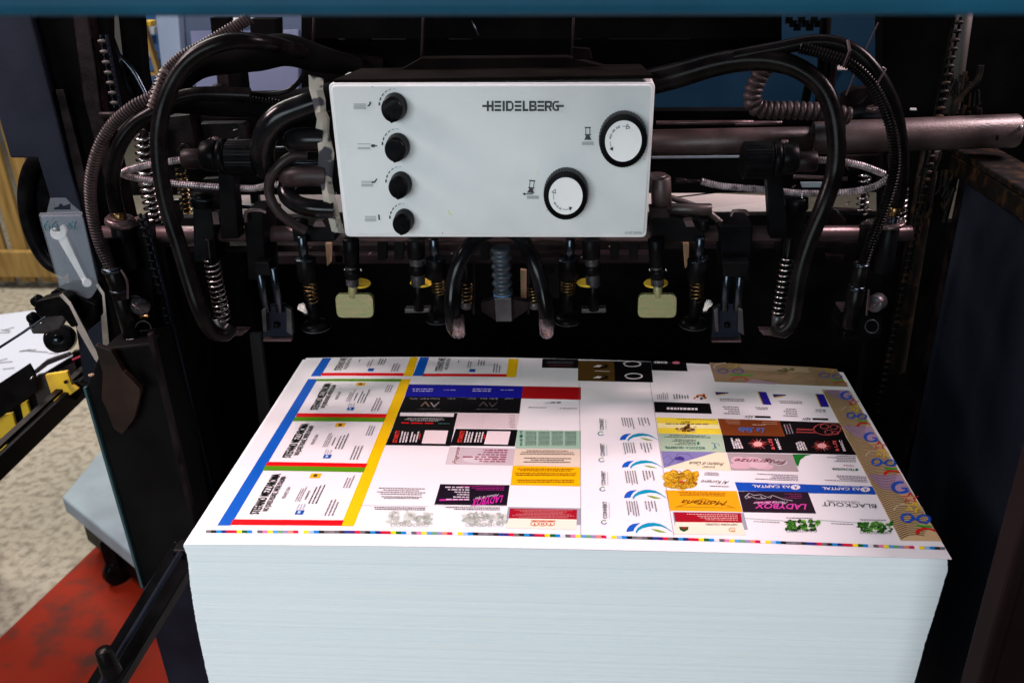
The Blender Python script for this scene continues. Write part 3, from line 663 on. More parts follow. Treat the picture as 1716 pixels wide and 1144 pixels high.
c.greek((535, 410), (290, 408), (533, 432), 3, (200, 195, 195), word=.06, ragged=.3, align=.5); c.greek((465, 437), (258, 433), (463, 450), 1, (215, 15, 25), word=.3, ragged=0, fill=.6); c.greek((568, 440), (475, 438), (566, 451), 1, (60, 110, 110), word=.3); c.done()
c = Card(Z4, 'printed_card', 'pale ruled card beside the black one'); c.quad([(617, 377), (1000, 384), (980, 476), (595, 470)], (232, 214, 216))
for k in range(1, 8): y = 377+k*12; c.stroke([(612-k*2.5, y), (975-k, y+6)], 1.2, (190, 178, 184), 2)
c.stroke([(780, 390), (768, 465)], 1.2, (190, 178, 184), 2)
for k in range(6): c.greek((970, 392+k*14), (930, 391+k*14), (970, 399+k*14), 1, GR, word=.4)
c.done()
for x0 in (170, 570):
    c = Card(Z4, 'printed_card'); dx = x0-170
    c.quad([(213+dx*.98, 470+dx*.012), (213+dx*.98+382, 476+dx*.012), (570+dx, 582+dx*.004), (170+dx, 576+dx*.008)], BLK)
    bx = 415+dx*.965; by = 485+dx*.012; c.quad([(bx, by), (bx+143, by+2), (bx+125, by+84), (bx-22, by+81)], (238, 222, 224), 2)
    c.text('START!', (240+dx, 562), (260+dx, 490), (213+dx, 562), (235, 60, 50), bold=.03)
    c.greek((305+dx, 560), (322+dx, 488), (250+dx, 560), 3, (235, 225, 225), fill=.55, word=.12, ragged=.15)
    c.greek((368+dx, 560), (385+dx, 490), (312+dx, 560), 3, (235, 225, 225), fill=.5, word=.12, ragged=.35); c.greek((385+dx, 540), (392+dx, 505), (372+dx, 540), 1, (220, 30, 30), fill=.6)
    c.done()
c = Card(Z4, 'printed_card', 'pale green calendar card for 2012'); c.quad([(985, 483), (1378, 488), (1376, 600), (972, 596)], (160, 195, 172))
for ch, y in (('2', 497), ('1', 521), ('0', 546), ('2', 571)): c.text(ch, (1018, y-7), (1000, y-7), (1017, y+9), (20, 90, 85), bold=.02)
for r in range(3):
    for q in range(4):
        x = 1030+q*82; y = 492+r*30; c.greek((x+72, y), (x, y), (x+72, y+22), 4, (70, 110, 95), word=.14, ragged=.1); c.stroke([(x, y+26), (x+72, y+27)], 3, (30, 60, 60))
c.done()
c = Card(Z4, 'printed_card', 'cream card with brown lines'); c.quad([(972, 598), (1376, 602), (1374, 710), (958, 702)], (228, 212, 190))
c.greek((1340, 608), (1000, 606), (1340, 640), 3, (120, 100, 90), word=.05, align=.5, ragged=.5); c.greek((1330, 655), (1010, 652), (1330, 690), 3, (90, 75, 70), word=.05, align=.5, ragged=.5); c.done()
c = Card(Z4, 'printed_card', 'orange yellow card at centre'); c.quad([(957, 703), (1374, 712), (1373, 831), (943, 823)], (248, 185, 0))
for y, r in ((720, .2), (748, .1), (790, .5)): c.greek((1350, y), (970, y-2), (1350, y+22), 2, (120, 75, 10), word=.05, align=.5, ragged=r)
c.done()
c = Card(Z4, 'printed_card', 'cream and dark red card with three orange circles')
c.quad([(928, 958), (1376, 966), (1376, 1070), (912, 1060)], (155, 158, 172)); c.quad([(938, 968), (1354, 975), (1352, 1036), (932, 1029)], (165, 8, 35), 2); c.quad([(932, 1029), (1352, 1036), (1350, 1100), (912, 1088)], (238, 232, 212), 2)
c.greek((1345, 978), (950, 974), (1345, 1030), 6, (225, 150, 150), word=.04, align=.5, ragged=.4, fill=.3)
for x, ch in ((1092, 'T'), (1142, 'N'), (1191, 'T')): c.arc(x, 1063, 24, 13, 0, 360, 5, (205, 85, 10)); c.text(ch, (x+9, 1057), (x-9, 1057), (x+9, 1071), (190, 70, 10), bold=.03)
c.quad([(1070, 1041), (1222, 1043), (1220, 1049), (1070, 1047)], (205, 85, 10), 3); c.done()
c = Card(Z4, 'printed_card', 'black card with pink script lettering'); c.quad([(508, 817), (938, 823), (920, 950), (472, 943)], (22, 10, 28), ny=6)
c.text('LADYBOX', (898, 888), (712, 912), (903, 930), (205, 40, 160), bold=.02, shear=.1); c.text('Fitness & Spa', (872, 878), (728, 902), (875, 892), (225, 215, 225), shear=.1)
pass
for i, l in enumerate((.9, .8, .55, .45, .6, .9)): c.greek((688, 834+i*15), (688-165*l, 832+i*15), (688, 845+i*15), 1, (215, 205, 215), word=.25, ragged=0, fill=.6)
c.quad([(505, 912), (685, 908), (683, 917), (503, 921)], (205, 40, 160), 3); c.greek((905, 830), (585, 826), (903, 860), 3, (165, 40, 130), word=.05, ragged=.5); c.done()
c = Card(Z4, 'printed_card', 'pale rose card with dark red script'); c.quad([(567, 588), (972, 598), (958, 702), (540, 694)], (203, 188, 194))
c.quad([(572, 590), (640, 592), (612, 694), (545, 692)], (214, 205, 208), 2); c.text('Fragranze', (608, 692), (632, 594), (580, 692), (140, 20, 60), bold=.0, shear=.1)
for i, l in enumerate((.5, .5, .62, .95, .7, .6)): c.greek((925-i*3, 604+i*14), (925-300*l, 602+i*14), (925-i*3, 615+i*14), 1, (150, 40, 80), word=.2, ragged=0, fill=.55)
c.ell(740, 665, 90, 24, (218, 208, 212), 2); c.done()
c = Card(Z4, 'printed_card', 'white card with grey writing at front left'); c.greek((430, 842), (110, 836), (426, 890), 4, GR, word=.05, align=.5, ragged=.5); c.greek((400, 893), (140, 890), (398, 912), 2, DK, word=.05, align=.5, ragged=.2); c.done()
def grove(c, x0, y0, w_, h_, cols, k=3):
    for i in range(70):
        a_ = random.uniform(0, 1); bb = random.uniform(0.05, .85); c.ell(x0+w_*a_, y0+h_*bb*(1-.3*abs(a_-.5)), w_*random.uniform(.03, .09), h_*random.uniform(.05, .16), random.choice(cols), k, 8, .35)
    for i in range(7): x = x0+w_*(.1+.8*i/6); c.arc(x, y0+h_*.85, w_*.05, h_*.1, 0, 360, w_*.014, cols[-1], k+1, 10)
for x0 in (190, 652):
    c = Card(Z4, 'printed_card'); c.stroke([(20 if x0 < 300 else 470, 949), (440 if x0 < 300 else 918, 956)], 1.8, (90, 105, 120))
    grove(c, x0, 988, 258, 98, ((196, 205, 192), (205, 212, 204), (180, 190, 178), (214, 218, 212), (170, 178, 170)))
    c.greek((x0+225, 960), (x0-120 if x0 > 300 else x0-125, 956), (x0+225, 982), 2, DK, word=.04, ragged=.2); c.done()
# ---- centre block (Z5)
c = Card(Z5, 'printed_card', 'brown card in the back row'); c.quad([(32, 52), (247, 55), (252, 178), (30, 173)], (88, 62, 22), ny=6)
for y in (85, 152): c.ell(165, y, 48, 15, (20, 14, 8), 2); c.ell(155, y-4, 38, 10, (88, 62, 22), 3); c.poly([(120, y+6), (150, y-6), (175, y-2), (160, y+8)], (235, 225, 215), 4)
c.quad([(132, 114), (222, 116), (222, 119), (132, 117)], (230, 220, 210), 3); c.done()
c = Card(Z5, 'printed_card', 'black card with two white rings in the back row'); c.quad([(247, 55), (468, 60), (480, 183), (252, 178)], BLK, ny=6)
for x, y in ((355, 73), (364, 146)): c.arc(x, y, 50, 16, -160, 190, 11, WHT)
c.done()
c = Card(Z5, 'printed_card'); c.quad([(468, 58), (678, 62), (686, 116), (474, 110)], BLK); c.greek((565, 58), (485, 57), (565, 72), 1, WHT, word=.2, fill=.8, ragged=0); c.ell(618, 66, 24, 8, (225, 120, 140), 3); c.done()
c = Card(Z4, 'printed_card', 'black card in the back row left of the brown one'); c.quad([(1140, 42), (1362, 46), (1360, 101), (1136, 98)], BLK); c.greek((1330, 60), (1165, 58), (1330, 76), 2, (110, 105, 110), word=.1); c.greek((1330, 82), (1165, 80), (1330, 92), 1, (130, 60, 60), word=.1); c.done()
c = Card(Z5, 'printed_card', 'black card with a line of white capitals'); c.quad([(484, 298), (820, 309), (833, 371), (492, 362)], BLK); c.greek((746, 336), (563, 332), (747, 352), 1, WHT, word=.12, fill=.8, ragged=0)
c.greek((575, 285), (568, 240), (503, 285), 6, GR, word=.2, fill=.35, ragged=.4); c.greek((698, 282), (692, 250), (600, 282), 6, DK, word=.2, fill=.4, ragged=.4)
for i in range(14): c.ell(random.uniform(728, 792), random.uniform(255, 282), 9, 6, random.choice(((110, 50, 15), (60, 30, 15), (230, 130, 40))), 3, 7, .3)
c.done()
for k, (y0, xt, sw) in enumerate(((482, 185, (280, 488, 515, 532)), (640, 190, (293, 650, 541, 696)), (814, 196, (305, 825, 566, 880)), (1012, 205, (320, 1023, 600, 1082)))):
    hh = (82, 88, 100, 115)[k]
    c = Card(Z5, 'printed_card', None)
    c.text('CONVERT', (xt, y0-14), (xt-1+(-1 if k < 2 else -1), y0-hh), (xt-25, y0-14), (20, 55, 60), bold=.012)
    c.greek((xt+18, y0-16), (xt+16, y0-hh+6), (xt+9, y0-16), 1, (170, 190, 190), word=.08, ragged=0)
    cy = y0+8; c.arc(xt-18, cy, 16, 11, 40, 190, 6, (60, 160, 80)); c.arc(xt-18, cy, 16, 11, 180, 340, 6, (0, 80, 150))
    x0, ya, x1, yb_ = sw; W_, H_ = x1-x0, yb_-ya
    def q(pts): return [(x0+W_*a_, ya+H_*b2) for a_, b2 in pts]
    c.poly(q([(0, .92), (.02, .6), (.07, .3), (.14, .12), (.30, .02), (.22, .3), (.17, .6), (.15, .85)]), (20, 90, 195), 2)
    for a_, b2 in zip([(.20, .85), (.25, .5), (.34, .2), (.46, .02), (.58, 0), (.72, .12), (.84, .4), (.94, .75)], [(.25, .5), (.34, .2), (.46, .02), (.58, 0), (.72, .12), (.84, .4), (.94, .75), (1, 1)]):
        lo = lambda p: (p[0]+.015, p[1]+(.42*(1-abs(p[0]-.45)*1.5) if p[0] < 1 else 0)*.9+.02)
        c.poly(q([a_, b2, lo(b2), lo(a_)]), (0, 150, 190), 2)
    c.poly(q([(.52, .62), (.65, .68), (.78, .85), (.86, 1), (.7, .96), (.6, .8)]), (125, 165, 30), 2)
    yt = (395, 545, 712, 893)[k]; h2 = (70, 78, 85, 95)[k]; s_ = k*10
    c.greek((375+s_, yt+h2), (358+s_, yt), (300+s_, yt+h2), 5, (60, 65, 80), word=.09, fill=.35, ragged=.3, align=1)
    c.greek((470+s_*1.4, yt+h2*.75), (455+s_*1.4, yt), (395+s_*1.4, yt+h2*.75), 4, (95, 100, 110), word=.15, fill=.35, ragged=.4, align=1); c.done()
c = Card(Z5, 'printed_card', 'yellow card with brown crest'); c.quad([(498, 392), (863, 402), (892, 494), (512, 488)], (245, 222, 60)); c.quad([(506, 425), (876, 436), (880, 462), (510, 456)], (250, 240, 170), 2)
for i in range(40): c.ell(690+random.gauss(0, 24), 464+random.gauss(0, 9), 11, 6, random.choice(((90, 50, 20), (60, 40, 20), (220, 190, 120), (150, 90, 30))), 3+i % 2, 8, .3)
c.greek((855, 403), (520, 396), (855, 412), 1, (110, 100, 60), word=.05); c.text('ARTI', (702, 415), (650, 414), (703, 428), (110, 80, 20)); c.greek((810, 428), (555, 426), (812, 440), 1, (110, 90, 40), word=.12, ragged=0); c.done()
c = Card(Z5, 'printed_card', 'pale green card with a leaping blue figure'); c.quad([(512, 489), (892, 496), (915, 601), (527, 595)], (172, 196, 168))
c.text('BIZZOCA GIUSEPPE', (788, 571), (553, 567), (790, 584), (30, 110, 100), bold=.01); c.greek((840, 500), (530, 494), (842, 520), 2, (70, 100, 80), word=.06, align=.5); c.greek((735, 524), (560, 520), (737, 562), 4, (80, 110, 95), word=.12, align=0, ragged=.5)
c.stroke([(830, 545), (848, 552), (850, 575), (838, 585)], 5, (20, 110, 140)); c.stroke([(848, 552), (868, 548), (880, 565)], 4, (20, 110, 140)); c.stroke([(848, 560), (860, 578)], 4, (20, 110, 140)); c.ell(750, 548, 7, 10, (30, 120, 90), 3); c.done()
c = Card(Z5, 'printed_card', 'cream card with violet corner and dark script'); c.quad([(527, 597), (915, 602), (946, 712), (542, 697)], (236, 226, 194)); c.poly([(527, 595), (862, 600), (545, 695)], (128, 124, 176), 2)
for pts in ([(540, 640), (570, 620), (600, 650), (570, 680), (545, 670)], [(600, 655), (630, 610), (690, 612), (720, 640)], [(610, 640), (640, 625), (660, 650), (625, 665)]): c.stroke(pts, 3, (60, 50, 120))
c.ell(640, 640, 26, 14, (70, 50, 130), 3, 9, .3); c.text('Profumo di Cascia', (905, 664), (702, 658), (907, 684), (60, 50, 40), shear=.08); c.greek((850, 685), (765, 682), (852, 697), 2, GR, word=.2); c.done()
c = Card(Z5, 'printed_card', 'white card with a heap of golden pasta')
for i in range(150):
    a_ = random.uniform(0, 6.28); r = math.sqrt(random.random()); x = 640+105*r*math.cos(a_); y = 765+54*r*math.sin(a_)
    if x < 549+(y-705)*.15: continue
    if i < 60: c.ell(x, y, 26, 14, random.choice(((215, 160, 20), (230, 185, 40), (190, 130, 15))), 2, 9, .25)
    else:
        b0 = random.uniform(0, 6.28); c.arc(x, y, 22, 10, math.degrees(b0), math.degrees(b0)+120, 4, random.choice(((245, 210, 90), (160, 105, 10), (225, 175, 40), (120, 80, 10))), 3, 6)
c.ell(645, 778, 14, 7, (200, 60, 40), 4, 8, .3); c.ell(742, 722, 14, 8, (230, 170, 40), 3, 9, .3)
c.text('Al Kursavo', (935, 775), (772, 768), (938, 795), (60, 45, 40), shear=.1); c.greek((880, 722), (780, 718), (882, 745), 3, GR, word=.1, align=.5); c.greek((935, 803), (790, 798), (937, 813), 1, (90, 60, 50), word=.07); c.done()
c = Card(Z5, 'printed_card', 'orange card with brown roof line and script'); c.quad([(552, 828), (980, 833), (1016, 958), (584, 950)], (240, 168, 15), ny=6)
c.text('Montana', (925, 895), (660, 888), (928, 922), (90, 45, 10), shear=.12); c.stroke([(615, 932), (780, 880), (972, 936)], 3, (90, 45, 10)); c.stroke([(640, 928), (950, 935)], 2, (90, 45, 10)); c.greek((830, 910), (700, 908), (831, 918), 1, (120, 70, 10), word=.08); c.greek((955, 842), (590, 836), (957, 868), 3, (170, 110, 15), word=.06, align=.5); c.done()
c = Card(Z5, 'printed_card', 'dark red and cream card with green shield'); c.quad([(597, 957), (1022, 963), (1048, 1065), (612, 1060)], (158, 160, 176)); c.quad([(604, 961), (1005, 966), (1013, 1023), (613, 1019)], (165, 8, 32), 2); c.quad([(612, 1019), (1013, 1023), (1036, 1096), (608, 1092)], (240, 232, 208), 2)
c.greek((985, 972), (620, 967), (987, 1014), 4, (235, 180, 175), word=.05, ragged=.5); c.poly([(636, 1048), (692, 1048), (690, 1066), (664, 1078), (640, 1066)], (20, 80, 25), 3); c.ell(664, 1056, 16, 7, (150, 30, 20), 4)
c.arc(955, 1066, 20, 12, 30, 330, 5, (190, 130, 50)); c.arc(958, 1070, 9, 6, 0, 360, 4, (210, 150, 60)); c.text('CARTOLERIA COLOMBO', (985, 1030), (795, 1028), (986, 1042), (90, 50, 30)); c.done()
# ---- right block (Z6)
def banknote(c, ox, oy, s, full=True):
    # ornaments: letter arc, stars, rings, bar and red loop
    def q(x, y): return (ox+x*s, oy+y*s)
    if full:
        c.arc(ox, oy, 40*s, 26*s, 70, 330, 12*s, (35, 85, 190)); c.stroke([q(2, 4), q(36, 6)], 10*s, (35, 85, 190))
        pts = []
        for i in range(11):
            r = (42 if i % 2 == 0 else 17)*s; an = math.radians(90+36*i); pts.append((ox+45*s+r*math.cos(an), oy+52*s-.62*r*math.sin(an)))
        c.stroke(pts, 5*s, (200, 35, 40), 4)
    pts = []
    for i in range(11):
        r = (44 if i % 2 == 0 else 18)*s; an = math.radians(70+36*i); pts.append((ox+62*s+r*math.cos(an), oy+98*s-.6*r*math.sin(an)))
    c.stroke(pts, 6*s, (225, 190, 30), 4)
    c.arc(ox+30*s, oy+150*s, 27*s, 20*s, 0, 360, 8*s, (25, 80, 190), 4); c.arc(ox+112*s, oy+156*s, 30*s, 18*s, 0, 360, 8*s, (25, 80, 190), 4); c.stroke([q(54, 152), q(84, 160)], 10*s, (25, 80, 190), 4)
    c.quad([q(75, 184), q(150, 188), q(152, 198), q(78, 194)], (60, 160, 50), 4, nx=3, ny=1)
    c.arc(ox+125*s, oy+224*s, 45*s, 20*s, 20, 200, 10*s, (205, 30, 25), 4)
    c.arc(ox+10*s, oy+120*s, 46*s, 36*s, 20, 170, 4*s, (215, 195, 165), 4)
c = Card(Z6, 'printed_card', 'sand coloured panel with coloured rings along the back edge')
c.quad([(27, 57), (556, 80), (592, 180), (57, 159)], (150, 126, 96), ny=6); c.poly([(215, 165), (255, 145), (400, 168), (380, 173)], (170, 145, 160), 2)
c.quad([(180, 68), (552, 86), (562, 112), (215, 98)], (172, 150, 122), 2)
for i in range(30): x = random.uniform(200, 560); y = random.uniform(90, 168); c.stroke([(x, y), (x+20, y+3), (x+45, y+1)], 2, random.choice(((105, 80, 50), (130, 105, 70), (185, 165, 140))), 3)
for i in range(10): c.ell(random.uniform(400, 470), random.uniform(88, 108), 14, 4, (100, 95, 50), 3, 8, .3)
c.arc(115, 82, 62, 22, 90, 200, 4, (225, 215, 200)); c.stroke([(130, 62), (175, 66), (168, 82), (125, 80)], 5, (215, 180, 40))
c.arc(100, 103, 26, 11, 0, 360, 6, (25, 75, 180)); c.arc(180, 105, 28, 11, 0, 360, 6, (25, 75, 180)); c.quad([(135, 120), (262, 124), (264, 130), (137, 126)], (70, 160, 50), 4); c.arc(185, 152, 42, 18, -10, 190, 7, (195, 30, 30)); c.done()
c = Card(Z6, 'printed_card', 'sand coloured panel in the back right corner'); c.quad([(556, 80), (706, 92), (768, 186), (592, 180)], (146, 120, 88), ny=6)
for i in range(14): c.stroke([(590+i*9, 95+i*.6), (602+i*9, 178)], 1.6, (115, 90, 60), 2)
c.stroke([(640, 90), (690, 95), (684, 108), (650, 106)], 5, (215, 180, 40)); c.arc(640, 125, 26, 12, 0, 360, 6, (25, 75, 180)); c.arc(708, 132, 24, 12, 0, 360, 6, (25, 75, 180)); c.quad([(675, 148), (738, 152), (742, 158), (678, 154)], (70, 160, 50), 4); c.arc(728, 172, 34, 11, 0, 180, 6, (195, 30, 30)); c.done()
c = Card(Z6, 'printed_panel', 'sand coloured hatched panel with stars and rings along the right edge')
c.quad([(624, 199), (776, 207), (1266, 1008), (1046, 1005)], (205, 175, 130), nx=4, ny=26)
Lx = lambda y: 624+(y-199)*(1046-624)/806; Rx = lambda y: 776+(y-207)*(1266-776)/801
for oy, hgt in ((200, 88), (392, 110), (650, 140)):
    c.poly([(Lx(oy)+(8), oy+2), (Rx(oy)-4, oy+4), (Rx(oy+hgt*.8)-6, oy+hgt*.8), (Lx(oy)+80, oy+hgt*.55)], (182, 150, 178), 2)
y = 215.0
while y < 1035:
    s_ = (y+300)/1000; x0 = Lx(y); wv = 30*s_*math.sin(y*.03)
    xe = x0+(Rx(y)-x0)*(.76+.2*math.sin(y*.023)); y2 = y-26*s_
    pts = [(x0+4, y), (x0+(xe-x0)*.35, y-16*s_), (x0+(xe-x0)*.7, y-18*s_), (xe, y2+14*s_)]
    if y2 > 195 and max(p[1] for p in pts) < 1002: c.stroke(pts, 4.4*s_, (74, 50, 28), 3)
    y += 8.5*s_
c.sw = 1.6
for ox, oy, s in ((760, 232, .72), (892, 455, .88), (1048, 722, 1.08)): banknote(c, ox, oy, s)
c.done()
c = Card(Z6, 'printed_card', 'white card with violet blue block'); 
for x, x2, y in ((285, 330, 212), (592, 640, 224)):
    c.quad([(x, y), (x+44, y+2), (x+74, y+70), (x+28, y+68)], (42, 30, 150), 2, nx=3); c.quad([(x-4, y), (x+2, y), (x+30, y+68), (x+24, y+68)], (225, 190, 60), 3, nx=2)
    ox = x-228; c.poly([(ox, y+2), (ox+72, y+5), (ox+70, y+10), (ox+30, y+13), (ox+8, y+20)], (45, 40, 110), 3); c.quad([(ox+10, y+16), (ox+55, y+10), (ox+57, y+14), (ox+12, y+21)], (225, 180, 60), 3)
    c.greek((ox+155, y+38), (ox+5, y+34), (ox+157, y+56), 2, GR, word=.08, ragged=.3); c.greek((ox+125, y+78), (ox+35, y+75), (ox+135, y+125), 4, GR, word=.15, ragged=.4)
    c.greek((ox+280, y+82), (ox+195, y+80), (ox+283, y+100), 2, GR, word=.2); c.text('ADV', (ox+205, y+128), (ox+160, y+127), (ox+207, y+142), DK, bold=.0, shear=.1); c.quad([(ox+212, y+129), (ox+295, y+131), (ox+298, y+141), (ox+214, y+139)], (20, 18, 20), 3)
c.done()
c = Card(Z6, 'printed_card', 'rust brown card with blue script'); c.quad([(72, 355), (401, 366), (431, 450), (96, 443)], (122, 58, 22)); c.text('La Salis', (322, 408), (185, 402), (330, 434), (60, 120, 200), shear=.15, bold=.01); c.greek((385, 372), (300, 370), (388, 392), 2, (190, 140, 110), word=.1); c.greek((190, 362), (100, 360), (192, 388), 3, (190, 140, 110), word=.1); c.greek((325, 386), (215, 384), (326, 394), 1, (230, 200, 180), word=.2); c.done()
c = Card(Z6, 'printed_card', 'black card with pinkish wheel outline'); c.quad([(401, 366), (722, 378), (756, 455), (431, 450)], (14, 8, 12))
for x, y, r in ((640, 398, 22), (690, 402, 20), (662, 428, 20), (700, 432, 16)): c.arc(x, y, r, r*.55, 0, 360, 4, (190, 90, 90))
c.arc(655, 412, 72, 32, 0, 360, 5, (185, 80, 80)); c.quad([(490, 408), (585, 412), (590, 420), (492, 417)], (150, 60, 60), 3); c.quad([(488, 424), (590, 427), (592, 434), (490, 431)], (150, 60, 60), 3); c.greek((480, 435), (460, 378), (435, 440), 3, (150, 150, 160), word=.15); c.greek((455, 415), (445, 385), (440, 416), 1, (190, 30, 40)); c.done()
for x0, x1 in ((96, 448), (448, 812)):
    c = Card(Z6, 'printed_card'); tl = 96 if x0 == 96 else 431; tr = 431 if x0 == 96 else 756; bl = 116 if x0 == 96 else 466; br = 466 if x0 == 96 else 812
    c.quad([(tl, 443 if x0 == 96 else 450), (tr, 450 if x0 == 96 else 455), (br, 540 if x0 == 96 else 549), (bl, 535 if x0 == 96 else 540)], (10, 6, 9)); d = 0 if x0 == 96 else 342; e = 0 if x0 == 96 else 9
    for k in range(4): c.greek((168+k*14+d, 515+e), (150+k*12+d, 460+e), (156+k*14+d, 516+e), 1, (225, 220, 222) if k != 3 else (220, 200, 200), word=.22, fill=.8, ragged=.3)
    bx, by = 285+d, 492+e
    for an in range(0, 360, 24): 
        r1, r2 = random.uniform(46, 66), 17; a_ = math.radians(an); c.poly([(bx+r2*math.cos(a_-.16), by-.6*r2*math.sin(a_-.16)), (bx+r1*math.cos(a_), by-.55*r1*math.sin(a_)), (bx+r2*math.cos(a_+.16), by-.6*r2*math.sin(a_+.16))], random.choice(((225, 60, 50), (240, 150, 140), (205, 40, 40))), 3)
    c.ell(bx, by, 24, 13, (240, 170, 165), 4)
    c.text('MARC', (423+d-10, 520+e), (400+d-10, 462+e), (400+d-2, 521+e), (235, 225, 225), bold=.03); c.text('& L.DJ', (385+d-8, 520+e), (365+d-10, 465+e), (360+d, 521+e), (230, 90, 90), bold=.03)
    c.done()
c = Card(Z6, 'printed_card', 'rose grey card with lily blossom'); c.quad([(121, 537), (470, 545), (504, 638), (144, 630)], (172, 158, 160), ny=5)
for x, y, rx, ry in ((200, 605, 62, 20), (290, 598, 52, 26), (180, 575, 40, 18), (330, 612, 38, 16), (250, 578, 60, 20)): c.ell(x, y, rx, ry, (214, 178, 188) if x != 290 else (222, 190, 198), 2+(x == 290), 16, .08)
c.text('Fragranze', (436, 580), (170, 568), (442, 602), (110, 20, 45), bold=.0, shear=.1); c.arc(400, 590, 40, 14, 0, 360, 5, (225, 215, 218)); c.done()
c = Card(Z6, 'printed_card', 'white card with green corner'); c.poly([(470, 545), (575, 545), (540, 553), (512, 575), (500, 612), (490, 600)], (25, 120, 40), 2)
c.greek((805, 553), (640, 549), (808, 590), 4, GR, word=.08, ragged=.5); c.text('TECNOGAR', (800, 622), (678, 618), (802, 634), (20, 75, 50), bold=.015); c.ell(812, 628, 8, 6, (20, 100, 60), 3); c.greek((795, 603), (715, 600), (797, 612), 1, (180, 90, 100), word=.15); c.done()
for k, (x, y) in enumerate(((163, 693), (540, 705))):
    c = Card(Z6, 'printed_card'); x1, y1 = (540, 704) if k == 0 else (895, 716)
    c.quad([(x, y), (x1, y1), (x1+22, y1+43), (x+17, y+47)], (18, 78, 185), 1)
    d = k*372; e = k*12; c.text('A3 CAPITAL', (458+d, 713+e), (255+d, 709+e), (462+d, 727+e), WHT, bold=.02); c.text('BROKER FINANZIARI', (452+d, 704+e), (340+d, 700+e), (453+d, 710+e), (215, 222, 240))
    c.ell(486+d, 721+e, 26, 13, WHT, 3); c.text('A', (496+d, 715+e), (477+d, 715+e), (497+d, 730+e), (18, 78, 185), bold=.03)
    c.greek((498+d-k*10, 655+e*.6), (248+d, 645+e*.6), (500+d, 690+e*.6), 4, (130, 110, 130), word=.06, ragged=.5); c.done()
c = Card(Z6, 'printed_card', 'dark plum card with pink script and white sketch'); c.quad([(180, 742), (552, 745), (596, 860), (207, 853)], (38, 22, 36), ny=6)
c.text('LADYBOX', (545, 812), (278, 806), (552, 840), (215, 70, 165), bold=.02, shear=.05); c.text('Musica dal vivo', (445, 797), (270, 799), (447, 811), (230, 215, 230), shear=.1); c.quad([(270, 798), (385, 794), (386, 802), (272, 806)], (190, 40, 140), 3)
for pts in ([(215, 775), (240, 752), (265, 765), (300, 760), (340, 775), (365, 762), (350, 780)], [(220, 782), (250, 770), (280, 782), (330, 780)], [(230, 765), (245, 778)], [(365, 765), (420, 785), (470, 793)], [(300, 768), (310, 780)]): c.stroke(pts, 4, (205, 200, 205), 3)
c.greek((520, 755), (420, 752), (522, 785), 3, (140, 50, 110), word=.1); c.done()
c = Card(Z6, 'printed_card', 'white card lettered BLACKOUT in black'); c.text('BLACKOUT', (913, 812), (626, 799), (917, 834), (18, 14, 20), bold=-.005); c.text('FASHION STORE', (823, 797), (652, 791), (824, 804), DK); c.done()
for x0, y0 in ((430, 895), (822, 905)):
    c = Card(Z6, 'printed_card'); grove(c, x0, y0, 178, 68, ((70, 150, 40), (45, 110, 30), (110, 180, 60), (30, 70, 25), (25, 50, 25)))
    c.stroke([(x0-215, y0-9), (x0-2, y0+5)], 2.5, (70, 140, 120)); c.greek((x0+145, y0-12), (x0+5, y0-15), (x0+146, y0-4), 1, DK, word=.1, ragged=0); c.greek((x0-30, y0+10), (x0-180, y0+3), (x0-29, y0+18), 1, GR, word=.1); c.done()
# ================================================================== CONTROL BOX
YC = 0.25
box = thing('control_box', 'grey white control box with four black knobs and two dials', 'control box', P(830, 398, YC+0.04))
def rq(q, r, n=5):      # rounded pixel quad
    out = []; q = [Vector((x, y)) for x, y in q]; K = len(q)
    for i in range(K):
        a_ = (q[i-1]-q[i]).normalized(); b2 = (q[(i+1) % K]-q[i]).normalized()
        for k in range(n+1):
            t_ = k/n; out.append(tuple(q[i]+a_*r*(1-t_)**2+b2*r*t_**2))
    return out
BQ = [(550, 139.5), (1098, 138.5), (1083, 398), (578.5, 397)]
part('housing', lambda mb: mb.slab([P(x, y, YC+0.003) for x, y in rq(BQ, 9)], (0, 0.075, 0)), 'box', box, 0.0012)
FQ = [(554, 143.5), (1094, 142.5), (1079.5, 394.5), (582, 393.5)]
part('front_panel', lambda mb: mb.slab([P(x, y, YC) for x, y in rq(FQ, 9)], (0, 0.005, 0)), 'box', box, 0.0014)
zt_ = P(800, 139, YC).z
xl, xr = P(550, 139, YC).x, P(1098, 139, YC).x
part('lid', lambda mb: mb.slab([(xl+0.004, YC+0.006, zt_+0.0005), (xr-0.002, YC+0.006, zt_+0.0005), (xr-0.01, YC+0.085, zt_+0.0005), (xl+0.014, YC+0.085, zt_+0.0005)], (0, 0, 0.004)), 'boxtop', box, 0.001)
part('lid', lambda mb: mb.slab([P(655, 126, YC+0.07), P(1052, 122, YC+0.07), P(950, 96, YC+0.07), P(705, 98, YC+0.07)], (0, 0.02, 0)), 'boxtop', box, 0.001)
part('boss', lambda mb: Lp(mb, [(958, 80), (988, 82), (993, 100), (960, 100)], YC+0.06, 0.01), 'boxtop', box, 0.001)
mB = mpp(P(830, 260, YC))
def Bp(x, y, o=0.0): return P(x, y, YC-o)
def flat(name, fn, m_, parent=box): return part(name, fn, m_, parent)
def fr(mb, pts, o=0.0003): # thin printed polygon on the front panel
    mb.slab([P(x, y, YC-0.0002) for x, y in pts], (0, -o, 0))
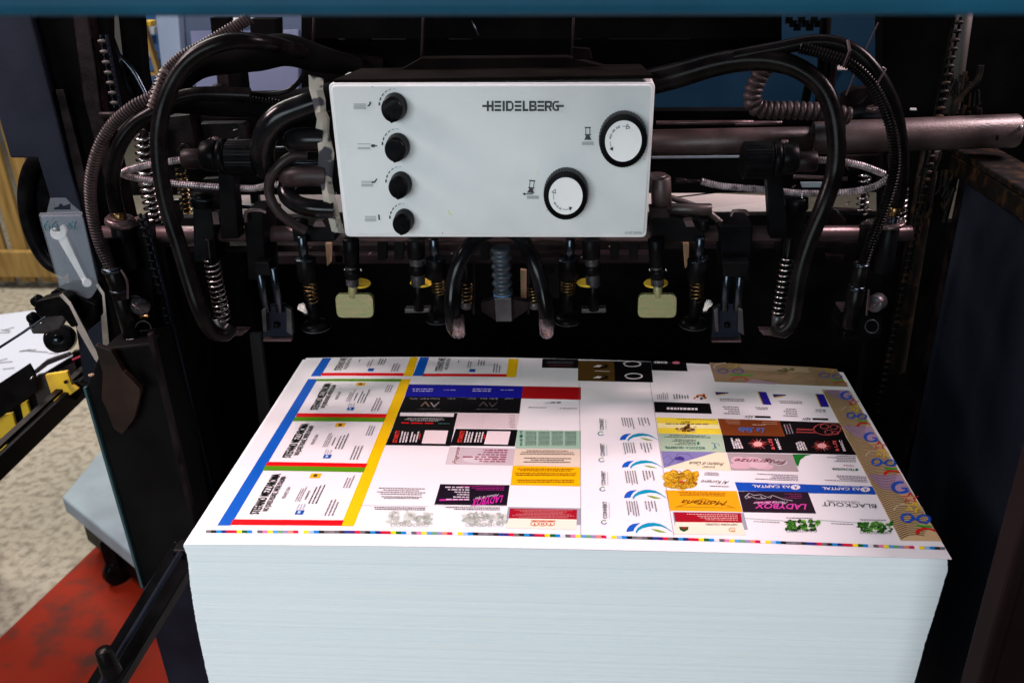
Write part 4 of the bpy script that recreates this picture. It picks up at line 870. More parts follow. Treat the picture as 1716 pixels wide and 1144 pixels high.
# knobs
for k, (x, y, rr) in enumerate(((662, 177, 19.2), (667, 243.5, 19), (672, 306, 18), (677.5, 366.5, 17))):
    o = bpy.data.objects.new('knob', None)
    kn = MB(); c0 = P(x+1, y+1, YC); R0 = rr*mB; ax = Vector((0, -1, 0))
    prof = [(0, R0*1.02), (0.004, R0*1.05), (0.007, R0*1.0), (0.015, R0*0.97), (0.0195, R0*0.93), (0.021, R0*0.84)]
    base_ = []; n = 40; vs = []
    for t_, r in prof:
        for i in range(n):
            an = 2*math.pi*i/n; rad = r*(1+0.12*max(0, 1-abs(((an-1.5*math.pi+0.12+math.pi) % (2*math.pi))-math.pi)/0.16)) if t_ > 0.005 else r
            vs.append(c0+ax*t_+Vector((math.cos(an)*rad*0.98, 0, math.sin(an)*rad*1.13)))
    m_ = len(prof); kn.add(vs, [(i*n+q, i*n+(q+1) % n, (i+1)*n+(q+1) % n, (i+1)*n+q) for i in range(m_-1) for q in range(n)]+[tuple((m_-1)*n+q for q in range(n))], 0, True)
    bpy.data.objects.remove(o)
    ko = kn.build('knob', 'plastic', box)
    def pin(mb, x=x, y=y, rr=rr):
        cc_ = c0-Vector((0, 0.021, 0)); mb.slab([cc_+Vector((-0.0012, 0, -R0*0.1)), cc_+Vector((0.0012, 0, -R0*0.1)), cc_+Vector((0.0004, 0, -R0*0.8)), cc_+Vector((-0.0004, 0, -R0*0.8))], (0, -0.0008, 0))
    part('pointer', pin, 'black', ko)
    def dashes(mb):
        for i in range(6):
            a0 = math.radians(182-i*17); a1 = a0-math.radians(11); ro, ri = rr+7.5-i*.55, rr+5.0-i*.25+(i*.12)
            fr(mb, [(x-1+ro*math.cos(a0), y-1-ro*1.13*math.sin(a0)), (x-1+ro*math.cos(a1), y-1-ro*1.13*math.sin(a1)), (x-1+ri*math.cos(a1), y-1-ri*1.13*math.sin(a1)), (x-1+ri*math.cos(a0), y-1-ri*1.13*math.sin(a0))])
    flat('printed_scale', dashes, 'inkblack')
# little sheet icons beside the knobs
def icon_lines(x, y, w_, ys, th=0.8):
    flat('printed_icon', lambda mb: [fr(mb, [(x, y+q), (x+w_, y+q), (x+w_, y+q+th), (x, y+q+th)]) for q in ys], 'inkgrey')
icon_lines(592.5, 174, 21, (0, 2, 4, 6, 8), 0.8); icon_lines(599.5, 241, 21, (0, 6, 8.2), 0.8); icon_lines(605.5, 303.5, 20, (0, 3, 6, 8), 0.8); icon_lines(611.5, 362.5, 19, (0, 3, 5, 7.5), 0.8)
def icons(mb):
    fr(mb, [(619, 171), (622, 170.5), (622, 174), (619.5, 178), (616, 179), (616, 176.5), (618.5, 175)])
    fr(mb, [(621.5, 243), (624, 242), (628, 242), (628, 243.5), (632, 243.5), (632, 245.5), (628, 245.5), (628, 247), (624, 247), (621.5, 245.5)])
    fr(mb, [(623, 304.5), (627, 304), (631, 299), (632.5, 300.5), (628.5, 306.5), (623, 307)])
    fr(mb, [(633.5, 360), (636, 359.5), (637, 368.5), (634.5, 369)])
    for x, y, s in ((985, 213, 1), (891, 302, 1)):
        tlt = 0 if x > 900 else .15
        def g(pts): fr(mb, [(x+(a_-(b2-8)*tlt*.9)*s, y+(b2+a_*tlt*.6)*s) for a_, b2 in pts])
        g([(-5, 0), (5, 0), (5, 2), (-5, 2)]); g([(-4, 2), (-2.8, 2), (-2.8, 12), (-4, 12)]); g([(2.8, 2), (4, 2), (4, 12), (2.8, 12)]); g([(-5, 12), (5, 12), (5, 14), (-5, 14)]); g([(-3, 14), (3, 14), (5, 20), (-5, 20)]); g([(-6, 20), (6, 20), (6, 21.5), (-6, 21.5)])
    fr(mb, [(875.5, 325), (880, 322.5), (880, 324.5), (893, 324.5), (893, 326), (880, 326), (880, 328)])
flat('printed_icon', icons, 'inkblack')
icon_lines(975, 238, 20, (0, 1.9, 3.8), 0.9); icon_lines(883, 328.5, 20, (0, 1.8, 3.6), 0.9)
# dials
for (x, y, rx, fx, fy, frx, arrow) in ((1043.5, 227.5, 39, 1045, 233, 28.8, 0), (948.5, 318, 37.3, 948.5, 323.5, 28, 1)):
    d = MB(); c0 = P(x, y+3, YC); n = 96; R0 = rx*mB; vs = []; prof = [(0, .97), (.002, 1.0), (.016, .985), (.018, .96), (.0185, .80), (.017, .775)]
    for t_, r in prof:
        for i in range(n):
            an = 2*math.pi*i/n; kn_ = 1+(.014 if i % 2 else -.014)*(1 if .97 < r else 0)
            vs.append(c0+Vector((math.cos(an)*R0*r*kn_, -t_, math.sin(an)*R0*r*kn_*1.13)))
    m_ = len(prof); d.add(vs, [(i*n+q, i*n+(q+1) % n, (i+1)*n+(q+1) % n, (i+1)*n+q) for i in range(m_-1) for q in range(n)]+[tuple((m_-1)*n+q for q in range(n))], 0, False)
    do = d.build('dial', 'plastic', box)
    fc = c0-Vector((0, 0.017, 0)); fm = mpp(fc); FR = R0*0.755
    def cir(mb, r=FR, o=0.0): mb.slab([fc+Vector((math.cos(6.2832*i/48)*r, -o, math.sin(6.2832*i/48)*r*1.13)) for i in range(48)], (0, -0.0008, 0))
    fo = part('dial_disc', cir, 'face', do)
    def mk(mb):
        def pl(r, a_): return fc+Vector((math.cos(math.radians(a_))*FR*r, -0.0010, math.sin(math.radians(a_))*FR*r*1.13))
        def arcs(a0, a1, r, w_):
            for i in range(8):
                u0, u1 = a0+(a1-a0)*i/8, a0+(a1-a0)*(i+1)/8; mb.slab([pl(r-w_, u0), pl(r+w_, u0), pl(r+w_, u1), pl(r-w_, u1)], (0, -0.0002, 0))
        A = ((95, 70, 78, 62), (180, 212, 206, 220)) if arrow == 0 else ((195, 160, 165, 148), (255, 292, 288, 304))
        (s0, e0, h0, h1), (s1, e1, g0, g1) = A
        arcs(s0, e0, .72, .012); arcs(s1, e1, .72, .012)
        for (u0, u1) in ((h0, h1), ): 
            tri = [pl(.84, u0), pl(.60, u0), pl(.72, u1)]
            for a_, b2 in zip(tri, tri[1:]+tri[:1]):
                t_ = (b2-a_).normalized(); n_ = Vector((-t_.z, 0, t_.x))*FR*.016; mb.slab([a_-n_, a_+n_, b2+n_, b2-n_], (0, -0.0002, 0))
        mb.slab([pl(.84, g0), pl(.60, g0), pl(.72, g1)], (0, -0.0002, 0))
    part('printed_arrow', mk, 'inkblack', do)
    def mk2(mb):
        def pl(r, a_): return fc+Vector((math.cos(math.radians(a_))*FR*r, -0.0010, math.sin(math.radians(a_))*FR*r*1.13))
        a0, a1 = ((172, 106) if arrow == 0 else (204, 250)); n_ = 15
        for i in range(n_):
            if i in (5, 10): continue
            u0 = a0+(a1-a0)*(i+.15)/n_; u1 = a0+(a1-a0)*(i+.8)/n_; hh = .065*(.6+.4*((i*7) % 3)/2)
            mb.slab([pl(.74-hh, u0), pl(.74+hh, u0), pl(.74+hh, u1), pl(.74-hh, u1)], (0, -0.0002, 0))
    part('printed_lettering', mk2, 'inkgrey', do)
# logo lettering built from strokes
def logo(mb):
    x0, y0, y1 = 819.5, 169.6, 186.2; h = y1-y0; th = 3.0
    def r(a_, b2, c_, d_): fr(mb, [(a_-.3, b2-.35), (c_+.3, b2-.35), (c_+.3, d_+.35), (a_-.3, d_+.35)])
    ym = (y0+y1)/2
    r(808.5, ym-1.5, 822, ym+1.5)                       # bar into the H
    def H(x): r(x, y0, x+3, y1); r(x+8, y0, x+11, y1); r(x+3, ym-1.5, x+8, ym+1.5)
    def E(x):
        for q in (y0, ym-1.5, y1-3): r(x, q, x+10.5, q+3)
    def I(x): r(x, y0, x+3, y1)
    def ringD(x, w_, closed=True):
        r(x, y0, x+3, y1); r(x+3, y0, x+w_-4, y0+3); r(x+3, y1-3, x+w_-4, y1)
        fr(mb, [(x+w_-4, y0), (x+w_, y0+4), (x+w_, y1-4), (x+w_-4, y1), (x+w_-4, y1-3), (x+w_-3, y1-5), (x+w_-3, y0+5), (x+w_-4, y0+3)])
    def L_(x): r(x, y0, x+3, y1); r(x+3, y1-3, x+9, y1)
    def B_(x): r(x, y0, x+3, y1); r(x+3, y0, x+9, y0+3); r(x+3, ym-1.5, x+9, ym+1.5); r(x+3, y1-3, x+9, y1); r(x+9, y0+.7, x+11.5, ym-.8); r(x+9, ym+.8, x+12, y1-.7)
    def R_(x): r(x, y0, x+3, y1); r(x+3, y0, x+9, y0+3); r(x+3, ym-.5, x+9, ym+2.5); r(x+9, y0+.7, x+11.5, ym+1.8); fr(mb, [(x+6, ym+2.5), (x+9, ym+2.5), (x+12, y1), (x+8.5, y1)])
    def G_(x): fr(mb, [(x+11, y0), (x+4, y0), (x, y0+4), (x, y1-4), (x+4, y1), (x+11, y1), (x+11, y1-3), (x+5, y1-3), (x+3, y1-5), (x+3, y0+5), (x+5, y0+3), (x+11, y0+3)]); r(x+6, ym-1.5, x+19, ym+1.5); r(x+8.5, ym+1.5, x+11, y1-3)
    H(816); E(829); I(842.5); ringD(848, 12.5); E(863); L_(876); B_(887.5-.5); E(901); R_(913.5-.5); G_(926-.5)
flat('printed_lettering', logo, 'inkblack')
def serial():
    vs, fs = text_mesh('10.107.3599/01', 0.0); x0 = min(v.x for v in vs); x1 = max(v.x for v in vs)
    m_ = MB(); m_.add([P(1047.5+28*(v.x-x0)/(x1-x0), 393-5.0*v.y/CAPH, YC-0.0006) for v in vs], fs); m_.build('printed_lettering', 'inkgrey', box)
serial()
# yellow chalk streaks and scuffs on the panel
M['chalk'] = mat('yellow_chalk', (0.66, 0.68, 0.36), 0.8)
M['scuff'] = mat('grey_scuff', (0.52, 0.54, 0.54), 0.7)
def stainfn(mb):
    for (x, y, dx, dy, w_) in ((751, 352, 3, 8, 1.6), (755, 357, 3, 5, 1.2), (903, 283, -6, 8, .8), (899, 290, -3, 3, 1.4), (864, 286, 3, 2, 1.0), (870, 290, -4, 1, .8), (1015, 292, 3, 1, .8), (900, 281, 5, -5, .6)):
        fr(mb, [(x-w_, y), (x+w_, y), (x+dx+w_*.5, y+dy), (x+dx-w_*.5, y+dy)], 0.0001)
flat('chalk_mark', stainfn, 'chalk')
def scuffs(mb):
    for k in range(70):
        x, y = random.choice(((random.uniform(556, 578)+random.uniform(0, 14), random.uniform(200, 390)), (random.uniform(560, 590), random.uniform(180, 390)), (random.uniform(690, 1000), random.uniform(160, 385)))); l_ = random.uniform(1, 5); a_ = random.uniform(0, 3)
        fr(mb, [(x, y), (x+l_*math.cos(a_), y+l_*math.sin(a_)), (x+l_*math.cos(a_)-.6*math.sin(a_), y+l_*math.sin(a_)+.6)], 0.00008)
flat('scuff_mark', scuffs, 'scuff')
flat('scuff_mark', lambda mb: [fr(mb, [(x, y), (x+1.4, y), (x+1.2, y+1.6), (x, y+1.4)]) for x, y in ((741, 390), (623, 137+8), (1080, 266), (916, 352))], 'inkblack')

# camouflage strap hanging down the left side of the box
mb = MB(); tab = [(517, 126, 541, 132), (518, 150, 541, 152), (524, 170, 545, 168), (528, 190, 546, 186), (531, 200, 552, 199), (528, 222, 551, 222), (532, 240, 556, 243), (534, 256, 560, 258), (533, 276, 558, 280), (535, 300, 556, 305), (540, 322, 560, 326), (543, 348, 566, 350), (550, 366, 570, 366), (556, 388, 578, 392)]
vs = []
for i, (a0, b0, a1, b1) in enumerate(tab):
    yy = YC+0.012+0.007*math.sin(i*1.7)
    vs += [P(a0, b0, yy), P((a0+a1)/2, (b0+b1)/2, yy-0.003), P(a1, b1, yy+0.002)]
n = len(tab); fs = []
for i in range(n-1):
    for q in range(2): fs.append((3*i+q, 3*i+q+1, 3*i+q+4, 3*i+q+3))
o_ = len(vs); vs2 = [v+Vector((0, 0.0015, 0)) for v in vs]
mb.add(vs+vs2, fs+[tuple(o_+k for k in reversed(f)) for f in fs]+[(3*i, 3*i+3, o_+3*i+3, o_+3*i) for i in range(n-1)]+[(3*i+2, o_+3*i+2, o_+3*i+5, 3*i+5) for i in range(n-1)], 0, True)
solo('cloth_strap', 'camouflage cloth strap hanging along the left edge of the white control box', 'strap', mb, 'camo')

# ================================================================== HOSES
def hose(name, label, pts, rpx, m_='rubber', corr=None, group=None, ends=None, n=16, taper=None):
    p3 = path(pts, 0.006, 160); r0_ = rpx*mpp(p3[len(p3)//2])
    if corr:
        pitch, amp = corr; pm_ = pitch*mpp(p3[0]); p3 = resample(catmull([P(*q) for q in pts], 300), pm_/6)
        r = [r0_*(1-amp/2+amp/2*(1 if (i % 6) in (1, 2, 3) else (-1 if (i % 6) == 5 else 0))) for i in range(len(p3))]
    else: r = (lambda s: r0_*(taper(s) if taper else 1))
    mb = MB(); mb.tube(p3, r, n)
    if ends is None: return solo(name, label, 'hose', mb, m_, group)
    t_ = thing(name, label, 'hose', p3[-1], group); mb.build('sleeve', m_, t_)
    for nm, fn, mm_ in ends: part(nm, fn, mm_, t_)
    return t_
HG = 'air hoses of the suction head'
def spiral_tip(mb):
    mb.lathe(P(378, 568, .215), P(388, 532, .215), [(0, 0.004), (.15, .009), (1, .0095)], 20)
hose('air_hose', 'thick black rubber hose arching down at left in front of the knurled knob', [(640, 108, .47), (560, 98, .44), (500, 86, .34), (440, 72, .27), (385, 70, .245), (330, 92, .235), (292, 135, .23), (271, 190, .22), (266, 255, .215), (277, 335, .21), (300, 410, .205), (318, 470, .20), (335, 520, .195), (352, 552, .20), (375, 562, .21), (388, 548, .22)], 14, group=HG, ends=[])
hose('corrugated_hose', 'thin ribbed hose curving outermost at left down to a black sleeve', [(420, 30, .32), (345, 75, .30), (300, 100, .29), (272, 130, .28), (258, 160, .27), (225, 178, .262), (190, 208, .258), (165, 250, .252), (152, 305, .25), (155, 360, .25), (168, 410, .25), (187, 452, .25)], 10.5, 'rubber_dusty', (5.2, .22), 'ribbed hoses', n=14,
     ends=[('end_sleeve', lambda mb: (cpx(mb, (188, 450), (205, 500), .25, 14), cpx(mb, (200, 486), (222, 566), .25, 14)), 'rubber'), ('clamp_ring', lambda mb: cpx(mb, (186, 448), (188, 456), .249, 15.5), 'steeldark'), ('clamp_ring', lambda mb: cpx(mb, (199, 484), (200, 488), .249, 15), 'steeldark')])
hose('air_hose', 'black hose bending down inside the ribbed hose to a nut on the left flange', [(420, 160, .34), (340, 158, .33), (290, 168, .32), (262, 186, .31), (225, 210, .305), (200, 245, .30), (189, 290, .30), (191, 330, .30), (199, 362, .30)], 12.5, 'rubber', None, HG,
     ends=[('nut', lambda mb: mb.cyl(P(199, 356, .295), P(202, 372, .295), 13*mB, n=6), 'brass')])
hose('air_hose', 'wide black hose running level behind the ribbed hoses at left', [(560, 160, .40), (500, 172, .40), (420, 175, .40), (350, 172, .40), (290, 168, .40), (265, 175, .41)], 22, 'void', None, HG)
hose('corrugated_hose', 'black ribbed hose dropping from the arch to the duct left of the strap', [(270, 148, .36), (330, 152, .37), (390, 158, .38), (440, 168, .38), (500, 180, .39)], 7, 'rubber', (5.2, .25), 'ribbed hoses')
hose('braided_cable', 'silvery braided cable running level from the left loop to the knurled knob', [(205, 292, .33), (215, 285, .325), (250, 276, .32), (310, 267, .32)], 6, 'braid', (4, .30), 'braided cables', n=10)
hose('braided_cable', 'long silvery braided cable sagging from the left loop toward the brown loop', [(203, 292, .335), (225, 298, .335), (270, 305, .335), (340, 312, .335), (420, 316, .335), (455, 310, .335), (500, 308, .34)], 6, 'braid', (4, .30), 'braided cables', n=10)
hose('rubber_loop', 'dusty brown hose looping down from the duct beside the strap to the shaft', [(515, 262, .29), (490, 262, .285), (468, 278, .28), (453, 300, .28), (452, 328, .28), (466, 354, .28), (490, 374, .285), (512, 386, .29)], 8.5, 'rubber_dusty')
hose('suction_duct', 'fat glossy black elbow duct topmost at the camouflage strap', [(540, 168, .28), (505, 180, .275), (470, 195, .27), (448, 220, .27), (440, 255, .28), (448, 285, .30)], 21, 'rubber_gloss', None, 'suction ducts left of the control box')
hose('suction_duct', 'short round ended black duct just left of the strap, second from top', [(492, 238, .30), (497, 235, .275), (515, 234, .27), (545, 234, .27)], 20, 'rubber_gloss', None, 'suction ducts left of the control box', taper=lambda s: min(1, .55+s*3))
hose('suction_duct', 'short dusty duct below the round ended one, left of the strap', [(484, 300, .30), (488, 297, .275), (510, 295, .27), (548, 295, .27)], 17.5, 'rubber_dusty', None, 'suction ducts left of the control box', taper=lambda s: min(1, .55+s*3))
hose('suction_duct', 'U shaped dark duct lowest at the camouflage strap', [(500, 292, .31), (484, 306, .29), (480, 325, .275), (498, 342, .265), (525, 349, .26), (560, 351, .262)], 15, 'rubber_gloss', None, 'suction ducts left of the control box')
hose('thin_cable', 'thin dark cable bowing across the upper left gap behind the column', [(170, 60, .42), (190, 85, .42), (220, 115, .42), (240, 150, .42), (262, 195, .42)], 5, 'steeldark')
# upper dark hoses
hose('air_hose', 'broad black hose drooping right from the centre towards the white box corner', [(1070, 142, .33), (1130, 128, .32), (1200, 108, .31), (1260, 100, .30), (1310, 105, .29), (1350, 122, .28), (1380, 150, .27), (1396, 190, .262), (1402, 240, .255), (1398, 290, .25), (1380, 345, .24), (1357, 400, .235), (1340, 455, .23), (1332, 505, .225), (1325, 540, .22), (1308, 556, .22), (1300, 545, .225)], 16, 'rubber', None, HG, ends=[], taper=lambda s: 1.5-1.2*s if s < .4 else 1.02-.25*(s-.4))
hose('air_hose', 'smooth black hose arching outermost at right down to a nut', [(1230, 95, .30), (1300, 82, .295), (1370, 70, .29), (1425, 82, .285), (1465, 118, .28), (1494, 170, .28), (1508, 225, .28), (1512, 275, .285), (1508, 320, .29), (1500, 352, .30)], 12, 'rubber', None, HG,
     ends=[('nut', lambda mb: mb.cyl(P(1499, 346, .295), P(1497, 361, .295), 11.5*mB, n=6), 'brass'), ('thread', lambda mb: mb.coil(P(1498, 360, .298), P(1496, 374, .298), 9*mB, 1.4*mB, 5), 'steeldark')])
hose('corrugated_hose', 'thin ribbed hose strapped inside the outermost right hose', [(1340, 80, .285), (1385, 92, .28), (1425, 108, .275), (1458, 138, .27), (1482, 180, .265), (1496, 225, .26), (1500, 275, .26), (1490, 325, .26), (1472, 375, .26), (1456, 415, .258), (1446, 445, .258)], 10, 'rubber', (5.2, .24), 'ribbed hoses', n=14,
     ends=[('end_sleeve', lambda mb: (cpx(mb, (1443, 444), (1434, 490), .258, 12), cpx(mb, (1436, 482), (1424, 548), .258, 14)), 'rubber'), ('clamp_ring', lambda mb: cpx(mb, (1444, 441), (1443, 446), .257, 13), 'steeldark'), ('clamp_ring', lambda mb: cpx(mb, (1437, 478), (1435, 486), .257, 13.5), 'steeldark')])
mb = MB(); mb.tube([P(1421, 68, .27), P(1424, 86, .262), P(1414, 112, .265)], 0.0016, 6); mb.tube([P(1478, 113, .27), P(1484, 116, .27), P(1470, 140, .262)], 0.0012, 6)
solo('cable_tie', 'cable tie holding the two right hoses together at the top', 'cable tie', mb, 'rubber_dusty')
hose('corrugated_hose', 'fat dusty brown ribbed hose with an elbow above the thick right tube', [(1300, 100, .40), (1278, 120, .40), (1264, 148, .40), (1262, 172, .40), (1280, 184, .40), (1330, 185, .40), (1390, 189, .40), (1425, 196, .40)], 15.5, 'rubber_dusty', (11, .26), 'ribbed hoses', n=20)
hose('braided_cable', 'silvery braided cable curving from the right knurled knob towards the right', [(1365, 268, .32), (1405, 270, .32), (1445, 278, .32), (1482, 292, .325)], 6, 'braid', (4, .30), 'braided cables', n=10)
hose('braided_cable', 'long braided cable sagging from the white box to the right hoses', [(1175, 304, .335), (1210, 312, .335), (1280, 318, .335), (1350, 324, .335), (1420, 322, .33), (1462, 314, .33), (1490, 298, .33)], 6, 'braid', (4, .30), 'braided cables', n=10)
hose('thin_cable', 'thin dark wire hanging diagonally behind the right hoses', [(1472, 38, .45), (1455, 75, .45), (1435, 118, .45), (1418, 160, .45)], 1.3, 'rubber_dusty')
# curved black canopy of hoses just under the cross member
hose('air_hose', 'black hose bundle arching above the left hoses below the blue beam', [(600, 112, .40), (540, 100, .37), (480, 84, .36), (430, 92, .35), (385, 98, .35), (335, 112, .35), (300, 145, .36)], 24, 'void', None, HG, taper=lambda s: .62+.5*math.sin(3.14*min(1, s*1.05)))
hose('thin_cable', 'thin black cable drooping over the pale housing to the strap', [(412, 156, .38), (455, 158, .38), (490, 148, .38), (512, 120, .37), (520, 90, .37)], 4, 'rubber')

# ================================================================== SHAFT, TUBE, KNURLED KNOBS
YS = 0.36
t = thing('main_shaft', 'dusty steel shaft spanning the machine below the white control box', 'shaft', P(850, 400, YS))
part('rod', lambda mb: cpx(mb, (172, 392), (1527, 391), YS, 13.5, 13.5, n=28), 'shaft', t)
t = thing('lower_bar', 'dark purple flat bar below the main shaft', 'bar', P(850, 420, YS+.04))
part('bar', lambda mb: Lp(mb, [(246, 412), (1500, 406), (1500, 415), (246, 424)], YS+.04, 0.02), 'purple', t, 0.001)
part('bar', lambda mb: Lp(mb, [(460, 428), (1100, 426), (1100, 441), (460, 443)], YS+.08, 0.02), mat('dark_purple_bar', (0.008, 0.004, 0.005), 0.5, 0, .7, 20, spec=0.06), t, 0.001)
t = thing('support_tube', 'thick dusty pinkish tube sticking out at right behind the hoses', 'tube', P(1400, 240, .42))
part('outer_tube', lambda mb: mb.lathe(P(1361, 231.5, .42), P(1707, 219, .40), [(0, 22*mB*1.25), (.004, 24.6*mB*1.25), (.985, 24.4*mB*1.25), (1, 21.5*mB*1.25)], 48), 'tube', t)
part('inner_tube', lambda mb: cpx(mb, (1080, 240), (1366, 232), .42, 22, 19.5, n=36), 'tube', t)
part('hole', lambda mb: cpx(mb, (1670, 231), (1672, 231), .365, 4.5), 'void', t)
part('end_bolt', lambda mb: (cpx(mb, (1706, 205), (1716, 204), .40, 4), cpx(mb, (1709, 214), (1712, 214), .38, 5)), 'steel', t)
for sgn, x0, nm in ((1, 430, 'left'), (-1, 1243, 'right')):
    X_ = (lambda d: 433-d) if sgn == 1 else (lambda d: 1243+d)
    yk = 264 if sgn == 1 else 269
    t = thing('adjusting_knob', 'knurled black adjusting knob on a post at the %s of the white box' % nm, 'knob', P(X_(60), 395, .30), 'knurled adjusting knobs')
    def kn(mb):
        a_, b2 = P(X_(0), yk, .30), P(X_(50), yk, .30); n_ = 72; R0 = 32*mB; vs = []
        for q, rr in ((0, .86), (.05, .95), (.06, 1), (.94, 1), (.97, .96), (1, .8)):
            for i in range(n_):
                an = 6.2832*i/n_; vs.append(a_.lerp(b2, q)+Vector((0, math.cos(an), math.sin(an)))*R0*rr*(1+(.012 if i % 2 else -.012)))
        mb.add(vs, [(i*n_+k, i*n_+(k+1) % n_, (i+1)*n_+(k+1) % n_, (i+1)*n_+k) for i in range(5) for k in range(n_)]+[tuple(range(n_-1, -1, -1)), tuple(5*n_+k for k in range(n_))])
    part('knob', kn, 'plastic', t)
    part('collar', lambda mb: (cpx(mb, (X_(50), yk-2), (X_(64), yk-2), .30, 30), cpx(mb, (X_(64), yk-4), (X_(92), yk-3), .30, 28, 25)), 'plastic', t)
    part('stub', lambda mb: cpx(mb, (X_(92), yk+2), (X_(125), yk+2), .30, 17), 'purple', t)
    part('post', lambda mb: Lp(mb, [(X_(42), yk+22), (X_(68), yk+22), (X_(63 if sgn == 1 else 78), 400), (X_(33 if sgn == 1 else 48), 400)], .315, 0.02), 'black', t, 0.001)
    part('screw', lambda mb: cpx(mb, (X_(72), yk-34), (X_(72), yk-28), .30, 6), 'shaft', t)
# plates behind the left knob
t = thing('bearing_plate', 'purple brown bearing plates with bolts behind the left knurled knob', 'bracket', P(350, 300, .43))
part('plate', lambda mb: Lp(mb, [(280, 196), (318, 192), (330, 262), (290, 268), (276, 240)], .42, 0.03), 'purple', t, 0.001)
part('plate', lambda mb: Lp(mb, [(332, 208), (405, 207), (412, 214), (418, 262), (345, 264)], .45, 0.02), 'purple', t, 0.001)
part('plate', lambda mb: Lp(mb, [(318, 192), (325, 188), (417, 188), (420, 199), (335, 200)], .44, 0.02), 'purple', t, 0.001)
for x, y in ((394, 217), (396, 231), (335, 245), (350, 232), (300, 248)): part('bolt', lambda mb: cpx(mb, (x, y), (x+.5, y+1), .415, 5), 'shaft', t)
part('bolt_ring', lambda mb: mb.tube([P(308+8*math.cos(a_*.4), 249+8*math.sin(a_*.4), .413) for a_ in range(17)], .0006, 5), 'shaft', t)
# bits of mechanism in front of the right blue housing
t = thing('bearing_bracket', 'dark bracket with capped bolt above the thick right tube', 'bracket', P(1450, 200, .47))
part('plate', lambda mb: Lp(mb, [(1435, 148), (1462, 147), (1476, 190), (1410, 190), (1415, 160)], .48, 0.02), 'purple', t, 0.001)
part('boss', lambda mb: cpx(mb, (1444, 166), (1445, 167), .47, 11), 'black', t)
part('top_plate', lambda mb: Lp(mb, [(1424, 190), (1480, 187), (1481, 198), (1426, 200)], .44, 0.03), 'steeldark', t, 0.001)
part('cap', lambda mb: cpx(mb, (1466, 178), (1466, 187), .43, 14), 'shaft', t)
part('stud', lambda mb: cpx(mb, (1470, 150), (1468, 178), .43, 4), 'purple', t)
for x, y0, y1, r_, nm in ((1378, 30, 190, 9, 'upright'), (1395, 60, 145, 8, 'upright'), (1352, 130, 175, 7, 'upright')):
    part(nm, lambda mb: cpx(mb, (x+6, y0), (x-4, y1), .50, r_), 'purple' if x == 1395 else 'void', t)
part('chain_guard', lambda mb: [mb.box(P(1322+k*7, 34+(k % 3)*6, .52), (.008, .006, .008)) for k in range(8)], 'black', t)
t = thing('hanger_post', 'black posts standing between the pale housing and the left hoses', 'post', P(375, 170, .55))
part('upright', lambda mb: Lp(mb, [(352, 30), (381, 30), (386, 62), (355, 62)], .55, 0.02), 'void', t)
part('upright', lambda mb: Lp(mb, [(361, 112), (380, 112), (388, 162), (366, 162)], .55, 0.02), 'purple', t, 0.001)
part('upright', lambda mb: Lp(mb, [(380, 112), (402, 112), (408, 165), (388, 165)], .54, 0.03), 'void', t, 0.001)
part('cap_screw', lambda mb: cpx(mb, (358, 147), (374, 149), .53, 7), 'black', t)
part('upright', lambda mb: Lp(mb, [(418, 32), (462, 32), (463, 60), (458, 70), (420, 70)], .54, 0.03), 'void', t, 0.001)
part('wire', lambda mb: [mb.tube([P(390+k*4, 42, .53), P(400+k*3, 60, .53)], .001, 5) for k in range(4)], 'rubber_dusty', t)

# ------------------------------------------------------------------ springs
def spring(label, a_, b2, Y, R_, r_, turns, m_, core=None):
    t_ = thing('coil_spring', label, 'spring', P(*b2, Y), 'coil springs')
    k = mpp(P(*a_, Y)); part('coil', lambda mb: mb.coil(P(*a_, Y), P(*b2, Y), R_*k, r_*k, turns), m_, t_)
    if core: part('core_rod', lambda mb: cpx(mb, a_, b2, Y, core), 'purple', t_)
    return t_
spring('stout bright spring behind the left hoses, between the ribbed hose and black hose', (240, 220), (246, 300), .38, 13, 3.2, 7, 'steel', 8)
spring('stout bright spring standing on the shaft beside the left flange', (246, 296), (262, 376), .37, 13, 3.2, 8, 'steel', 7)
spring('thin brass spring behind the big left hose above the shaft', (303, 282), (313, 356), .40, 8.5, 1.8, 9, 'brass', 5)
spring('long bright spring hanging beside the left big hose tip', (354, 434), (374, 534), .235, 12.5, 1.25, 12, 'steel')
spring('long bright spring hanging beside the right big hose tip', (1320, 432), (1303, 530), .235, 10.5, 1.25, 11, 'steel')
spring('short bright spring above the right end of the shaft', (1450, 292), (1444, 358), .37, 9, 1.8, 7, 'steel', 4)
spring('dark spring beside the nut at the right end of the shaft', (1512, 310), (1508, 372), .36, 9, 2.2, 7, 'steel', 5)
t = thing('tip_holder', 'black block holding the left spring and hose tip', 'holder', P(372, 560, .23))
part('holder', lambda mb: cpx(mb, (364, 532), (378, 560), .24, 11, 9), 'greymetal', t)
part('arm', lambda mb: Lp(mb, [(392, 553), (416, 553), (404, 563), (392, 563)], .24, 0.01), 'shaft', t, 0.0008)
part('rod', lambda mb: cpx(mb, (350, 400), (364, 534), .24, 7), 'plastic', t)
t = thing('tip_holder', 'black block holding the right spring and hose tip', 'holder', P(1302, 560, .23))
part('holder', lambda mb: cpx(mb, (1303, 528), (1300, 556), .24, 9, 8), 'greymetal', t)
part('arm', lambda mb: Lp(mb, [(1272, 553), (1293, 553), (1298, 563), (1280, 562)], .24, 0.01), 'shaft', t, 0.0008)
part('rod', lambda mb: cpx(mb, (1324, 400), (1305, 530), .24, 6.5), 'plastic', t)

